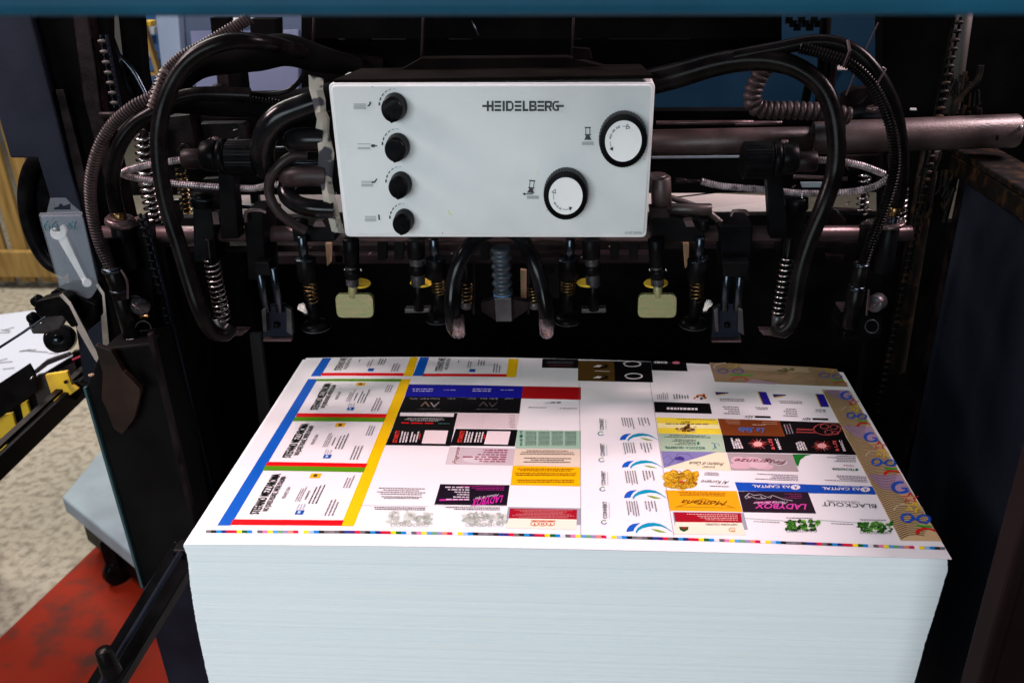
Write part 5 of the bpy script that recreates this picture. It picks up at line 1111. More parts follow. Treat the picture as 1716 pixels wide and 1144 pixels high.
# ------------------------------------------------------------------ clamps on the shaft
CG = 'clamps riding on the main shaft'
def clampblk(label, body, Y=.33, cap=None, extra=(), m_='black'):
    t_ = thing('shaft_clamp', label, 'clamp', P(body[0][0], body[2][1], Y), CG)
    part('body', lambda mb: Lp(mb, body, Y, 0.05), m_, t_, 0.0015)
    if cap: part('cap', lambda mb: cpx(mb, cap[0], cap[1], Y, cap[2]), 'plastic', t_)
    for nm, fn, mm_ in extra: part(nm, fn, mm_, t_)
    return t_
clampblk('black clamp column with stepped cap right of the big left hose', [(322, 332), (355, 332), (362, 440), (325, 440)], .34, ((338, 322), (339, 346), 19), [('washer', lambda mb: cpx(mb, (338, 330), (338, 333), .335, 20), 'steeldark'), ('tab', lambda mb: Lp(mb, [(355, 355), (365, 355), (368, 376), (358, 376)], .33, .01), 'shaft')])
clampblk('black clamp column with threaded cap left of the big right hose', [(1318, 336), (1352, 336), (1346, 440), (1310, 440)], .34, ((1335, 331), (1335, 352), 19), [('thread', lambda mb: mb.coil(P(1345, 320, .335), P(1344, 333, .335), 5*mB, 1.3*mB, 4), 'steel'), ('tab', lambda mb: Lp(mb, [(1308, 368), (1316, 366), (1314, 378), (1308, 378)], .33, .01), 'steel')])
clampblk('black clamp carrying the left twin rod gripper', [(408, 355), (440, 355), (446, 470), (416, 470)], .33, None, [('handle', lambda mb: mb.tube(path([(412, 372, .32), (412, 356, .32), (418, 353, .32), (440, 353, .32), (446, 356, .32)]), .0022, 8), 'shaft')])
clampblk('black clamp carrying the right twin rod gripper', [(1205, 378), (1262, 378), (1256, 470), (1212, 470)], .33, None, [('handle', lambda mb: mb.tube(path([(1225, 362, .32), (1228, 354, .32), (1250, 354, .32), (1255, 360, .32)]), .0022, 8), 'shaft'), ('bolt', lambda mb: cpx(mb, (1244, 430), (1245, 431), .325, 4.5), 'steeldark')])
clampblk('black block on the shaft with a round cap left of the box corner', [(488, 378), (560, 376), (562, 404), (492, 406)], .31, ((506, 368), (506, 382), 10), [('tab', lambda mb: Lp(mb, [(528, 371), (540, 370), (546, 380), (524, 380)], .30, .01), 'shaft')])
clampblk('black block on the shaft with a round cap right of the box corner', [(1092, 366), (1130, 366), (1180, 384), (1182, 404), (1092, 406)], .31, ((1179, 368), (1179, 386), 9), [('tab', lambda mb: Lp(mb, [(1146, 370), (1160, 369), (1164, 380), (1150, 380)], .30, .01), 'shaft')])
t = thing('bearing_cylinder', 'dusty vertical cylinder with angled pipe just right of the white box', 'bearing', P(1105, 355, .30))
part('cylinder', lambda mb: (cpx(mb, (1107, 296), (1109, 352), .31, 17), cpx(mb, (1100, 292), (1100, 298), .30, 18)), 'tube', t)
part('foot', lambda mb: Lp(mb, [(1088, 350), (1118, 350), (1124, 366), (1090, 366)], .29, .02), 'purple', t, 0.001)
part('cross_pipe', lambda mb: cpx(mb, (1120, 350), (1192, 351), .33, 10), 'tube', t)
part('bent_pipe', lambda mb: mb.tube(path([(1120, 330, .35), (1150, 340, .35), (1180, 352, .35), (1200, 366, .35), (1215, 380, .35)]), 6*mB, 12), 'tube', t)
part('small_fitting', lambda mb: (cpx(mb, (1132, 303), (1150, 304), .33, 5), cpx(mb, (1150, 304), (1172, 305), .33, 4)), 'purple', t)

# flanged foot columns at both ends
def endfoot(side):
    s_ = side == 'left'
    X_ = (lambda x: x) if s_ else (lambda x: x)
    t_ = thing('end_foot', 'black foot with tilted round screw and pink topped block at far %s' % side, 'foot', P(245 if s_ else 1435, 560, .25), 'feet at both ends of the shaft')
    if s_:
        part('flange', lambda mb: (cpx(mb, (202, 366), (202, 377), .30, 25), cpx(mb, (202, 363), (202, 366), .30, 21)), 'shaft', t_)
        part('flange_lug', lambda mb: mb.slab([P(222, 376, .31), P(246, 366, .31), P(232, 362, .33), P(215, 366, .33)], (0, 0, -.004)), 'shaft', t_)
        part('column', lambda mb: (cpx(mb, (204, 378), (216, 450), .31, 18), Lp(mb, [(216, 380), (248, 376), (260, 560), (220, 560)], .32, .02)), 'black', t_, 0.0)
        part('block', lambda mb: mb.slab([PZ(200, 545, 1.062), PZ(262, 545, 1.062), PZ(286, 518, 1.062), PZ(262, 512, 1.062), PZ(222, 512, 1.062)], (0, 0, -.03)), 'black', t_, 0.002)
        part('top_plate', lambda mb: mb.slab([PZ(240, 531, 1.064), PZ(268, 531, 1.064), PZ(282, 514, 1.064), PZ(246, 513, 1.064)], (0, 0, -.003)), 'shaft', t_, 0.001)
        part('brass_nut', lambda mb: mb.cyl(P(236, 532, .27), P(250, 529, .27), 4*mB, n=6), 'brass', t_)
        part('round_screw', lambda mb: mb.cyl(P(224, 508, .262), P(240, 516, .25), 16*mB, n=32), 'greymetal', t_)
        part('slot', lambda mb: mb.tube([P(222, 510, .236), P(243, 524, .236)], .0012, 6), 'shaft', t_)
        part('lever', lambda mb: mb.tube(path([(203, 452, .24), (213, 470, .24), (214, 500, .24)]), .0016, 8), 'shaft', t_)
        part('ring', lambda mb: mb.tube([P(240+13*math.cos(a_*.2), 550-12*math.sin(a_*.2), .238) for a_ in range(0, 16)], .0006, 5), 'greymetal', t_)
    else:
        part('flange', lambda mb: (cpx(mb, (1492, 372), (1492, 379), .30, 24), ), 'shaft', t_)
        part('flange_lug', lambda mb: mb.slab([P(1478, 378, .31), P(1440, 376, .31), P(1455, 366, .34), P(1478, 364, .34)], (0, 0, -.004)), 'steel', t_)
        part('column', lambda mb: (cpx(mb, (1490, 380), (1478, 455), .31, 17), Lp(mb, [(1450, 380), (1482, 380), (1476, 560), (1428, 560)], .32, .02)), 'black', t_)
        part('block', lambda mb: mb.slab([PZ(1413, 556, 1.062), PZ(1478, 556, 1.062), PZ(1484, 524, 1.062), PZ(1462, 512, 1.062), PZ(1400, 510, 1.062), PZ(1394, 530, 1.062)], (0, 0, -.012)), 'black', t_, 0.002)
        part('top_plate', lambda mb: mb.slab([PZ(1410, 520, 1.064), PZ(1450, 520, 1.064), PZ(1450, 506, 1.064), PZ(1400, 505, 1.064)], (0, 0, -.003)), 'shaft', t_, 0.001)
        part('round_screw', lambda mb: mb.cyl(P(1474, 504, .262), P(1464, 510, .25), 15*mB, n=32), 'greymetal', t_)
        part('slot', lambda mb: mb.tube([P(1455, 518, .236), P(1480, 502, .236)], .0014, 6), 'shaft', t_)
        part('lever', lambda mb: mb.tube([P(1456, 485, .24), P(1452, 528, .24)], .0013, 8), 'shaft', t_)
        part('ring', lambda mb: mb.tube([P(1461+11*math.cos(a_*.2), 547-11*math.sin(a_*.2), .238) for a_ in range(0, 32)], .0006, 5), 'greymetal', t_)
endfoot('left'); endfoot('right')

# ------------------------------------------------------------------ sucker feet
def sucker(label, xt, xs, y_top, cyl, spr, stem, disc, Y, rod=None, brush=None, dr=22):
    t_ = thing('sucker_foot', label, 'sucker', P(xs, disc[1], Y), 'suction feet hanging over the sheet')
    if rod: part('rod', lambda mb: cpx(mb, rod[0], rod[1], Y, 8), 'steeldark', t_)
    part('barrel', lambda mb: cpx(mb, *cyl, Y, 16.5, 17), 'plastic', t_)
    part('rim', lambda mb: cpx(mb, cyl[0], (cyl[0][0]+.3, cyl[0][1]+3), Y-.0005, 17.6), 'steeldark', t_)
    k = mpp(P(*spr[0], Y)); part('spring', lambda mb: mb.coil(P(*spr[0], Y), P(*spr[1], Y), 11.5*k, 1.3*k, 5), 'brass', t_)
    part('stem', lambda mb: cpx(mb, *stem, Y, 9.5), 'plastic', t_)
    c0_ = P(xs, disc[0], Y); c1_ = P(xs, disc[1]-4, Y); R0 = dr*k
    part('rubber_disc', lambda mb: mb.lathe(c0_, c0_+Vector((0, 0, -.008)), [(0, R0*.45), (.15, R0*.85), (.45, R0), (1, R0*1.02)], 36), 'plastic', t_)
    part('disc_rim', lambda mb: mb.tube([c0_+Vector((math.cos(a_*.2618)*R0*1.02, math.sin(a_*.2618)*R0*1.02, -.0082)) for a_ in range(25)], .0005, 5), 'greymetal', t_)
    if brush:
        def br(mb):
            bx, by, dx_ = brush; base = P(bx, by, Y-.01)
            for i in range(34):
                a_ = math.radians(-62+random.uniform(0, 1)*100)*(-1 if dx_ > 0 else 1); L_ = .0125*random.uniform(.8, 1.05)
                mb.tube([base+Vector((random.uniform(-.002, .002), random.uniform(-.002, .002), 0)), base+Vector((math.sin(a_)*L_*.55-dx_*-.004, random.uniform(-.002, .002), math.cos(a_)*L_))], .0006, 5)
        part('brush', br, 'brush', t_)
        part('brush_ferrule', lambda mb: cpx(mb, (brush[0]-4, brush[1]+2), (brush[0]+5, brush[1]+1), Y-.01, 3), 'navy', t_)
    return t_
sucker('black sucker with white brush, left of the left gold plate', 0, 529, 0, ((512, 432), (517, 470)), ((519, 470), (523, 504)), ((521, 500), (527, 540)), (538, 552), .30, ((506, 396), (510, 434)), (513, 524, -1), 24)
sucker('black sucker with white brush, right of the right gold plate', 0, 1163, 0, ((1169, 433), (1166, 470)), ((1168, 470), (1167, 502)), ((1166, 498), (1163, 536)), (534, 552), .30, ((1173, 398), (1171, 434)), (1181, 520, 1), 23)
sucker('black sucker just left of the left black tube', 0, 734, 0, ((730, 432), (732, 466)), ((734, 466), (736, 490)), ((734, 488), (736, 526)), (526, 538), .32, ((727, 400), (729, 434)), None, 20)
sucker('black sucker just right of the right black tube', 0, 951, 0, ((953, 432), (952, 466)), ((952, 466), (951, 490)), ((952, 488), (951, 528)), (528, 540), .32, ((956, 400), (954, 434)), None, 21)
def flatfoot(label, x, Y, yo, x2):
    t_ = thing('lifter', label, 'lifter', P(x, 522, Y), 'threaded lifting feet')
    k = mpp(P(x, 460, Y))
    part('threaded_sleeve', lambda mb: (mb.coil(P(x-2, 432, Y), P(x-1, 444, Y), 11*k, 1.2*k, 6), mb.coil(P(x, 460, Y), P(x+1, 478, Y), 11*k, 1.2*k, 8), cpx(mb, (x-2, 404), (x+1, 478), Y, 11)), 'greymetal', t_)
    part('nut', lambda mb: cpx(mb, (x-1, 444), (x, 459), Y, 15, n=8), 'plastic', t_)
    part('body', lambda mb: cpx(mb, (x-3, 400), (x-2, 432), Y, 15), 'black', t_)
    part('stem', lambda mb: cpx(mb, (x+1, 478), (x+2, 520), Y, 8.5), 'plastic', t_)
    part('foot_plate', lambda mb: Lp(mb, [(x2-22, 518), (x2+20, 517), (x2+20, 524), (x2-22, 525)], Y, .012), 'greymetal', t_, .001)
    part('yellow_disc', lambda mb: mb.lathe(P(x+yo, 472, Y+.006), P(x+yo, 475, Y+.006), [(0, 18*k), (.5, 19*k), (1, 18*k)], 30), 'yellow', t_)
flatfoot('threaded foot with yellow disc left of the left tube', 700, .33, 6, 700)
flatfoot('threaded foot with yellow disc right of the right tube', 993, .33, -8, 996)
def goldplate(label, x, stemx, yx, Y=.29):
    t_ = thing('stop_plate', label, 'plate', P(x, 533, Y), 'gold coloured stop plates')
    q = [(x-32.5, 494), (x+31, 493.5), (x+32.5, 533), (x-30.5, 533.5)]; q = [(x-33, 493.5), (x+30.5, 493.5), (x+32.5, 532.5), (x-29.5, 532.5)] if x < 800 else [(x-31.5, 493.5), (x+33, 493.5), (x+32, 532.5), (x-33, 532.5)]
    part('plate', lambda mb: mb.slab([P(a_, b2, Y) for a_, b2 in rq(q, 10, 4)], (0, .007, 0)), 'zinc', t_, .0008)
    part('stem', lambda mb: cpx(mb, (stemx, 474), (stemx+.5, 497), Y+.004, 7.6), 'zinc', t_)
    k = mpp(P(x, 460, Y))
    part('threaded_sleeve', lambda mb: (mb.coil(P(stemx-1, 466, Y+.004), P(stemx, 478, Y+.004), 10*k, 1*k, 6), cpx(mb, (stemx-3, 432), (stemx, 478), Y+.004, 10)), 'greymetal', t_)
    part('nut', lambda mb: cpx(mb, (stemx-1, 450), (stemx, 466), Y+.004, 15, 13, n=20), 'plastic', t_)
    part('body', lambda mb: cpx(mb, (stemx-3, 400), (stemx-1, 446), Y+.004, 14, 12), 'plastic', t_)
    for dx in (-13, 14): part('pin', lambda mb: cpx(mb, (stemx+dx-.5, 450), (stemx+dx+.5, 454), Y, 2), 'steel', t_)
    part('yellow_disc', lambda mb: mb.lathe(P(yx, 473, Y+.02), P(yx, 476, Y+.02), [(0, 20*k), (.5, 21*k), (1, 20*k)], 30), 'yellow', t_)
goldplate('gold stop plate hanging left of centre under the white box', 594, 591, 601)
goldplate('gold stop plate hanging right of centre under the white box corner', 1101.5, 1102, 1099)
def twin(label, side):
    t_ = thing('twin_rod_gripper', label, 'gripper', P(465 if side else 1219, 572, .29), 'twin rod grippers'); Y = .29
    if side:
        rods = (((436, 458), (447, 522)), ((458, 448), (470, 522))); q = [(438, 520), (450, 514), (475, 512), (486, 520), (489, 571), (441, 571)]; blk = [(424, 440), (450, 440), (455, 462), (428, 462)]; lip = [(441, 569), (488, 569), (488, 572), (441, 572)]
    else:
        rods = (((1219, 452), (1213, 520)), ((1240, 462), (1235, 520))); q = [(1196, 524), (1204, 514), (1234, 514), (1243, 520), (1242, 572), (1192, 572)]; blk = [(1210, 440), (1256, 440), (1252, 464), (1212, 464)]; lip = [(1193, 570.5), (1242, 570.5), (1242, 573.5), (1193, 573.5)]
    for a_, b2 in rods: part('rod', lambda mb: cpx(mb, a_, b2, Y, 7), 'steeldark', t_)
    part('block', lambda mb: Lp(mb, blk, Y-.005, .02), 'black', t_, .001)
    part('shoe', lambda mb: Lp(mb, q, Y+.002, .01), 'navy', t_, .001)
    cx_ = sum(p[0] for p in q)/6
    part('shoe_cheek', lambda mb: Lp(mb, [(q[0][0], 520), (q[0][0]+7, 516), (q[0][0]+9, 556), (q[0][0]+3, 556)], Y-.008, .01), 'greymetal', t_, .0006)
    part('shoe_cheek', lambda mb: Lp(mb, [(q[3][0]-6, 516), (q[3][0]+2, 521), (q[3][0]+4, 562), (q[3][0]-6, 556)], Y-.008, .01), 'greymetal', t_, .0006)
    part('lip', lambda mb: Lp(mb, lip, Y-.010, .008), 'shaft', t_)
    part('screw', lambda mb: cpx(mb, (cx_, 541), (cx_, 548), Y-.002, 5), 'black', t_)
twin('twin rod gripper with dark U shoe, left of the left brush sucker', True)
twin('twin rod gripper with dark U shoe, right of the right brush sucker', False)
t = thing('bellows_sucker', 'blue grey bellows with square metal nozzle at the centre', 'sucker', P(842, 540, .30))
k = mpp(P(842, 450, .30))
def bel(mb):
    p3 = [P(839, 415, .30).lerp(P(843, 498, .30), i/48) for i in range(49)]; mb.tube(p3, [k*(15+2.4*math.sin(i*2*math.pi/8)) for i in range(49)], 28)
part('bellows', bel, 'bellow', t)
part('clamp_ring', lambda mb: cpx(mb, (842, 486), (843, 496), .30, 15.5), mat('blue_tape', (.10, .2, .35), .4), t)
part('nozzle', lambda mb: Lp(mb, [(828, 500), (857, 499), (858, 539), (831, 539)], .287, .02), 'greymetal', t, .0008)
part('wing', lambda mb: Lp(mb, [(806, 508), (828, 502), (830, 537), (807, 522)], .295, .012), 'purple', t, .0005)
part('wing', lambda mb: Lp(mb, [(858, 502), (886, 507), (884, 520), (858, 537)], .295, .012), 'purple', t, .0005)
for lab, pts, tipc in (('glossy black tube bending down left of the bellows', [(822, 386, .29), (806, 394, .275), (786, 414, .26), (768, 445, .25), (759, 480, .245), (757, 515, .24), (760, 545, .24), (768, 556, .245)], ((766, 530), (769, 560))),
                       ('glossy black tube bending down right of the bellows', [(850, 384, .29), (868, 394, .275), (886, 420, .26), (899, 450, .25), (909, 485, .245), (915, 520, .24), (917, 545, .24), (916, 556, .245)], ((914, 530), (917, 560)))):
    p3 = path(pts, .004); r0_ = 13.5*mpp(p3[8])
    t = thing('blower_tube', lab, 'tube', p3[-1], 'blower tubes beside the bellows'); m_ = MB(); m_.tube(p3, r0_, 20); m_.build('tube_wall', 'rubber_gloss', t)
    a_, b2 = P(*tipc[0], .238), P(*tipc[1], .238)
    part('worn_tip', lambda mb: mb.lathe(a_, b2+(b2-a_).normalized()*.005, [(0, .0078), (.35, .0088), (.75, .0082), (.92, .006), (1, .002)], 24), 'tip', t)
    part('yellow_spot', lambda mb: mb.lathe(b2+Vector((0, -.0062, .0015)), b2+Vector((0, -.0066, .001)), [(0, .0015), (1, .001)], 12), 'yellow', t)
for lab, a_, b2, x1 in (('small brass spring half hidden right of the left tube', (783, 474), (782, 506), 783), ('small brass spring half hidden left of the right tube', (892, 480), (896, 506), 893)):
    t = thing('coil_spring', lab, 'spring', P(*b2, .31), 'coil springs')
    part('coil', lambda mb: mb.coil(P(*a_, .31), P(*b2, .31), 9*k, 1.3*k, 5), 'brass', t); part('core_rod', lambda mb: cpx(mb, (a_[0], 440), b2, .31, 6), 'plastic', t)
    part('seat', lambda mb: cpx(mb, (b2[0], b2[1]), (b2[0]-1, 516), .31, 9), 'greymetal', t)
    part('side_bar', lambda mb: Lp(mb, rect4(b2[0]+10 if x1 < 800 else b2[0]-12, 436, b2[0]+13 if x1 < 800 else b2[0]-9, 526), .32, .006), 'purple', t)
mb = MB(); Lp(mb, [(872, 452), (882, 453), (882, 500), (873, 500)], .34, .006); solo('tan_strip', 'upright tan strip right of the bellows', 'strip', mb, 'tan', None, .0005)
for i, (x, y0, y1) in enumerate(((545, 408, 446), (1145, 408, 450))):
    mb = MB(); Lp(mb, [(x, y0), (x+10, y0), (x+9, y1-6), (x+3, y1)], .38, .006); solo('tan_strip', 'tan strip hanging beside the %s gold plate' % ('left' if i == 0 else 'right'), 'strip', mb, 'tan', None, .0005)
t = thing('carriage_block', 'dark block with a bolt hole behind the right black tube', 'block', P(930, 500, .36))
part('body', lambda mb: Lp(mb, [(905, 441), (938, 440), (938, 500), (912, 500)], .35, .03), 'black', t, .001)
part('top', lambda mb: Lp(mb, [(900, 436), (938, 435), (938, 440), (905, 441)], .345, .03), 'purple', t)
part('bolt', lambda mb: cpx(mb, (923, 456), (924, 457), .345, 6), 'plastic', t)

# ------------------------------------------------------------------ chains
def chain(label, a_, b2, Y, npx, m1, m2):
    t_ = thing('lifting_chain', label, 'chain', P(*b2, Y), 'pile lifting chains'); p0, p1 = P(*a_, Y), P(*b2, Y); L_ = (p1-p0).length; n_ = int(L_/(npx*mpp(p0)))
    def rol(mb):
        for i in range(n_): c = p0.lerp(p1, (i+.5)/n_); mb.lathe(c-Vector((.0045, .004, 0)), c+Vector((.0045, -.004, 0)), [(0, .0016), (.3, .0026), (.7, .0026), (1, .0016)], 10)
    def pl(mb):
        for i in range(n_):
            c = p0.lerp(p1, (i+.5)/n_); d_ = (p1-p0)/n_*.62
            for sx in (-.0035, .0035): mb.slab([c-d_*.9+Vector((sx-.0008, 0, 0)), c-d_*.9+Vector((sx+.0008, 0, 0)), c+d_*.9+Vector((sx+.0008, 0, 0)), c+d_*.9+Vector((sx-.0008, 0, 0))], (0, .005, 0))
    part('rollers', rol, m1, t_); part('link_plates', pl, m2, t_)
chain('blue black lifting chain behind the left hoses', (172, 60), (196, 180), .37, 15, 'olive', 'navy')
chain('blue black lifting chain running down left of the paper pile', (238, 360), (360, 860), .30, 14.5, 'black', 'navy')
chain('rusty lifting chain running down right of the paper pile', (1606, 30), (1470, 690), .44, 14, 'rust', 'black')
# black inner edge parts left of the pile
t = thing('tan_sling', 'tan strap loop hanging behind the left chain', 'strap', P(290, 720, .45))
part('band', lambda mb: Lp(mb, [(240, 450), (258, 450), (256, 512), (246, 512)], .42, .006), 'tan', t, .0008)
part('band', lambda mb: Lp(mb, [(272, 560), (284, 562), (280, 575), (268, 575)], .42, .006), 'tan', t, .0008)
part('band', lambda mb: Lp(mb, [(295, 616), (302, 640), (304, 670), (300, 722), (290, 690), (283, 655)], .42, .006), 'tan', t, .0008)
for x, y, m_ in ((336, 575, 'green'), (278, 738, 'brass'), (364, 711, 'brass'), (153, 627, 'tan')):
    mb = MB(); cpx(mb, (x, y), (x+.6, y+2), .46 if x > 200 else .2, 5)
    solo('bolt_head', {336: 'bolt head with green dot above the left end of the pile', 278: 'small worn bolt head beside the left chain', 364: 'small worn bolt head between chain and sheet corner', 153: 'tan bolt head left of the hanging clips'}[x], 'bolt', mb, m_)

# ------------------------------------------------------------------ blister pack, clips at the left post
t = thing('blister_pack', 'clear plastic hang pack with an open spanner inside on the left frame', 'blister pack', P(110, 480, .30))
Yp = .305
part('front_shell', lambda mb: mb.slab([P(x, y, Yp) for x, y in rq([(65, 363), (138, 361), (165, 480), (152, 500), (104, 500)], 5, 3)], (0, .0012, 0)), 'clear', t, .0004)
part('back_shell', lambda mb: mb.slab([P(x, y, Yp+.016) for x, y in rq([(67, 361), (136, 360), (163, 478), (150, 500), (106, 498)], 5, 3)], (0, .001, 0)), 'clear', t, .0004)
part('top_edge', lambda mb: mb.slab([P(65, 363, Yp), P(138, 361, Yp), P(138, 356, Yp+.014), P(67, 358, Yp+.014)], (0, .0004, .001)), 'clear', t)
def tabf(mb):
    outer = [(78, 357), (84, 332), (110, 332), (136, 356)]; hole = [(90, 351), (92, 347), (98, 346), (99, 342), (104, 342), (106, 346), (113, 348), (118, 351)]
    mb.slab([P(x, y, Yp+.006) for x, y in [(78, 357), (84, 332), (91, 332), (90, 351), (90, 357)]], (0, .001, 0)); mb.slab([P(x, y, Yp+.006) for x, y in [(91, 332), (110, 332), (118, 341), (106, 345), (103, 341), (99, 342), (98, 346), (91, 348)]], (0, .001, 0)); mb.slab([P(x, y, Yp+.006) for x, y in [(90, 352), (118, 352), (118, 357), (90, 357)]], (0, .001, 0)); mb.slab([P(x, y, Yp+.006) for x, y in [(118, 341), (136, 356), (118, 357)]], (0, .001, 0))
part('hanger_tab', tabf, 'clear', t)
def mkr(mb):
    for pts in ([(80, 371), (74, 378), (77, 386), (83, 384), (82, 377), (76, 379)], [(94, 371), (87, 378), (90, 387), (97, 384), (96, 377), (90, 379)], [(112, 373), (117, 374), (113, 381)], [(122, 372), (116, 375), (121, 381), (116, 384)], [(127, 371), (124, 383), (130, 383)]):
        mb.tube([P(x, y, Yp-.0006) for x, y in pts], .0006, 5)
part('marker_writing', mkr, 'marker', t)
t = thing('spanner', 'small open end spanner inside the clear hang pack', 'spanner', P(146, 470, Yp+.008))
def span(mb):
    cx_, cy_ = 97, 389; out = []
    pts = [(cx_+13.5*math.cos(math.radians(a_)), cy_+13*math.sin(math.radians(a_))) for a_ in range(-50, 215, 20)]
    inn = [(84.5, 383), (91, 384), (93, 389), (98, 390), (101, 386), (100, 380), (104, 377)]
    mb.slab([P(x, y, Yp+.008) for x, y in pts+inn], (0, .004, 0))
    mb.slab([P(x, y, Yp+.0085) for x, y in [(97, 402), (109, 394), (146, 470), (139, 474)]], (0, .003, 0))
    mb.lathe(P(146, 474, Yp+.005), P(146, 474, Yp+.012), [(0, 8*mB), (.5, 9*mB), (1, 8*mB)], 20)
part('body', span, 'spanner', t, .0006)
t = thing('hand_wheel', 'black rim of a wheel seen behind the clear hang pack', 'wheel', P(60, 440, .42))
def whl(mb):
    pts = [(100, 262), (78, 262), (60, 272), (48, 298), (44, 335), (50, 375), (64, 412), (84, 440), (110, 452)]
    p3 = [P(x, y, .42) for x, y in pts]; p3 = resample(catmull(p3, 60), .006); mb.tube(p3, .011, 16)
    mb.slab([P(x+4, y, .425) for x, y in pts], (0, .006, 0))
part('rim', whl, 'plastic', t)

CLG = 'bulldog clips at the left post'
def clip(label, jaw, levers, Y, extra=None):
    t_ = thing('bulldog_clip', label, 'clip', P(*jaw[-1], Y), CLG)
    part('jaw', lambda mb: mb.slab([P(x, y, Y) for x, y in rq(jaw, 3, 2)], (0, .022, 0)), 'plastic', t_, .002)
    for lv in levers: part('lever', lambda mb: mb.slab([P(x, y, Y-.004) for x, y in lv], (0, .0022, 0)), 'lever', t_, .0004)
    if extra: extra(t_)
    return t_
clip('nearest black bulldog clip gripping the thin teal rod', [(60, 505), (98, 496), (112, 500), (131, 545), (120, 550), (104, 530), (66, 532), (56, 518)], [[(99, 495), (104, 492), (119, 508), (174, 612), (171, 618), (158, 602), (128, 550), (131, 544), (116, 513)]], .28,
     lambda t_: part('jaw_side', lambda mb: (cpx(mb, (58, 508), (68, 500), .29, 9), cpx(mb, (52, 536), (60, 530), .30, 10)), 'plastic', t_))
clip('wide black bulldog clip in the middle of the three', [(84, 490), (96, 484), (160, 510), (158, 545), (140, 560), (128, 540), (118, 506), (84, 496)], [], .30)
clip('rearmost black bulldog clip with a long grey lever', [(110, 478), (118, 472), (160, 476), (174, 492), (174, 526), (162, 528), (160, 500), (150, 490), (112, 490)], [[(160, 478), (164, 475), (175, 492), (184, 588), (178, 590), (173, 588), (169, 530), (173, 524), (171, 495)]], .315)
mb = MB(); mb.tube([P(-30, 601, .26), P(40, 556, .27), P(86, 523, .285)], .0016, 10)
solo('thin_rod', 'thin teal rod pointing from the left edge to the nearest clip', 'rod', mb, 'steeldark')
t = thing('rubber_roller', 'grey black rubber roller hanging under the bulldog clips', 'roller', P(100, 596, .34))
part('wheel', lambda mb: (mb.cyl(P(96, 568, .34), P(106, 566, .36), 27*mB*1.1, n=40),), 'rubber_gloss', t)
part('hub', lambda mb: mb.cyl(P(95, 568, .333), P(97, 568, .34), 9*mB, n=24), 'steeldark', t)
part('bracket', lambda mb: Lp(mb, [(46, 542), (78, 522), (112, 530), (100, 552), (72, 560), (54, 560)], .325, .01), 'greymetal', t, .002)
for x, y in ((68, 541), (53, 549), (78, 559)): part('bolt', lambda mb: cpx(mb, (x, y), (x+1, y+1), .32, 3), 'steel', t)
t = thing('steel_lever', 'short pale lever with a screw hanging below the left foot', 'lever', P(220, 620, .24))
part('bar', lambda mb: Lp(mb, [(211, 568), (223, 568), (227, 618), (222, 619), (212, 600)], .24, .003), 'lever', t, .0005)
part('screw', lambda mb: mb.cyl(P(220, 600, .236), P(220, 600, .24), .003), 'steel', t)
part('elbow', lambda mb: Lp(mb, [(212, 600), (224, 602), (218, 616), (210, 612)], .235, .004), 'lever', t, .0005)
t = thing('leather_glove', 'dark brown leather flap hanging below the bulldog clips', 'leather flap', P(210, 725, .2))
def flap(mb):
    for q, y_ in (([(158, 578), (186, 588), (206, 622), (222, 652), (236, 655), (226, 700), (205, 728), (190, 718), (180, 690), (170, 668), (172, 625)], .205), ([(205, 622), (222, 638), (236, 654), (226, 662), (210, 650)], .193)):
        mb.slab([P(x, y, y_) for x, y in rq(q, 3, 2)], (0, .008, 0))
part('flap', flap, 'leather', t, .0015)

# ------------------------------------------------------------------ small fittings filling the mechanism, some of them drawn highlights
t = thing('fitting_cluster', 'cluster of small bolts, pins and brackets behind the left brown loop', 'fittings', P(460, 330, .42))
for (x, y, r_) in ((520, 414, 3), (462, 296, 5), (476, 330, 4), (452, 398, 4), (402, 338, 5), (382, 318, 4), (300, 322, 4), (287, 350, 5), (278, 372, 6)):
    part('bolt', lambda mb: cpx(mb, (x, y), (x+.6, y+1), .40, r_), 'shaft', t)
for pts in (((440, 250), (550, 247)), ((435, 274), (560, 272)), ((286, 338), (330, 336)), ((400, 346), (470, 345))):
    part('pin', lambda mb: cpx(mb, pts[0], pts[1], .43, 4), 'steeldark', t)
for pts in ([(262, 340), (300, 338), (304, 372), (268, 374)], [(340, 300), (372, 298), (374, 318), (342, 320)], [(560, 420), (576, 419), (574, 440), (562, 441)]):
    part('bracket', lambda mb: Lp(mb, pts, .44, .01), 'purple', t, .0006)
t = thing('fitting_cluster', 'cluster of small bolts, pins, brackets and drawn highlights behind the right hoses', 'fittings', P(1400, 330, .42))
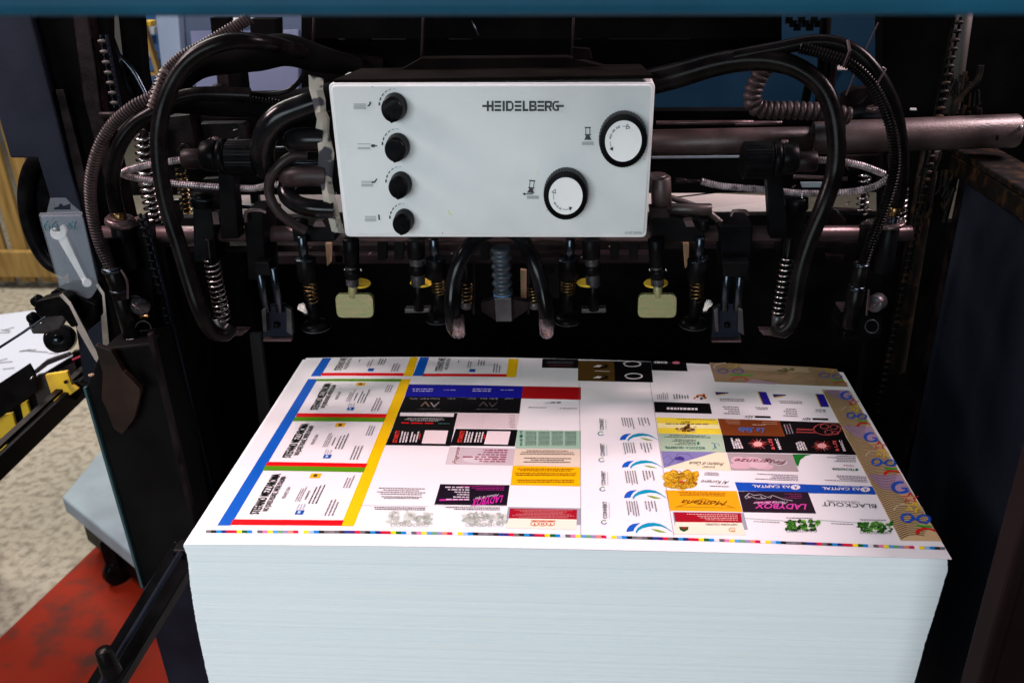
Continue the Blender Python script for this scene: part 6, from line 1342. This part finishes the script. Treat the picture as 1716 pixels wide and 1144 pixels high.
for (x, y, r_) in ((1262, 312, 4), (1300, 372, 4), (1304, 382, 3), (1396, 300, 5), (1420, 340, 5), (1440, 350, 4), (1330, 312, 4), (1508, 302, 5), (1470, 372, 6), (1395, 402, 4)):  # second and third are small white highlights modelled as bolts
    part('bolt', lambda mb: cpx(mb, (x, y), (x+.6, y+1), .40, r_), 'shaft', t)
for pts in (((1100, 206), (1262, 205)), ((1232, 207), (1310, 206)), ((1380, 350), (1460, 353)), ((1330, 296), (1420, 300)), ((1415, 370), (1402, 352))):  # first two are bright highlight lines modelled as thin rods
    part('pin', lambda mb: cpx(mb, pts[0], pts[1], .46, 3.5), 'shaft', t)
for pts in ([(1418, 262), (1476, 260), (1474, 284), (1422, 286)], [(1384, 356), (1398, 352), (1420, 376), (1380, 378)], [(1490, 262), (1510, 258), (1512, 290), (1494, 294)], [(1385, 428), (1415, 430), (1412, 440), (1390, 440)]):
    part('bracket', lambda mb: Lp(mb, pts, .45, .01), 'purple', t, .0006)
part('blue_patch', lambda mb: Lp(mb, [(1342, 306), (1380, 306), (1400, 314), (1344, 314)], .59, .004), 'platform', t)
t = thing('fitting_cluster', 'row of small pins and caps under the control box on the dark bars', 'fittings', P(840, 430, .40))
for (x, y, r_) in ((757, 424, 3), (934, 423, 3), (668, 412, 3), (1022, 412, 3), (620, 424, 4), (1060, 424, 4), (975, 430, 3)):
    part('bolt', lambda mb: cpx(mb, (x, y), (x+.6, y+1), .38, r_), 'shaft', t)
for x in (640, 668, 812, 880, 1030, 1062):
    part('bracket', lambda mb: Lp(mb, [(x-8, 404), (x+8, 404), (x+7, 436), (x-7, 436)], .37, .01), 'black', t, .0006)
# corrugated clamp bundle where the three left hoses cross
mb = MB()
for k in range(9):
    c0_ = P(277-k*2.6, 118+k*7.2, .262-.0004*k); mb.lathe(c0_, c0_+Vector((-.0016, 0, -.0034)), [(0, 7*mB), (.5, 9.5*mB), (1, 7*mB)], 16)
solo('hose_binding', 'wound binding where the left ribbed hose passes behind the big hose', 'binding', mb, 'tube')
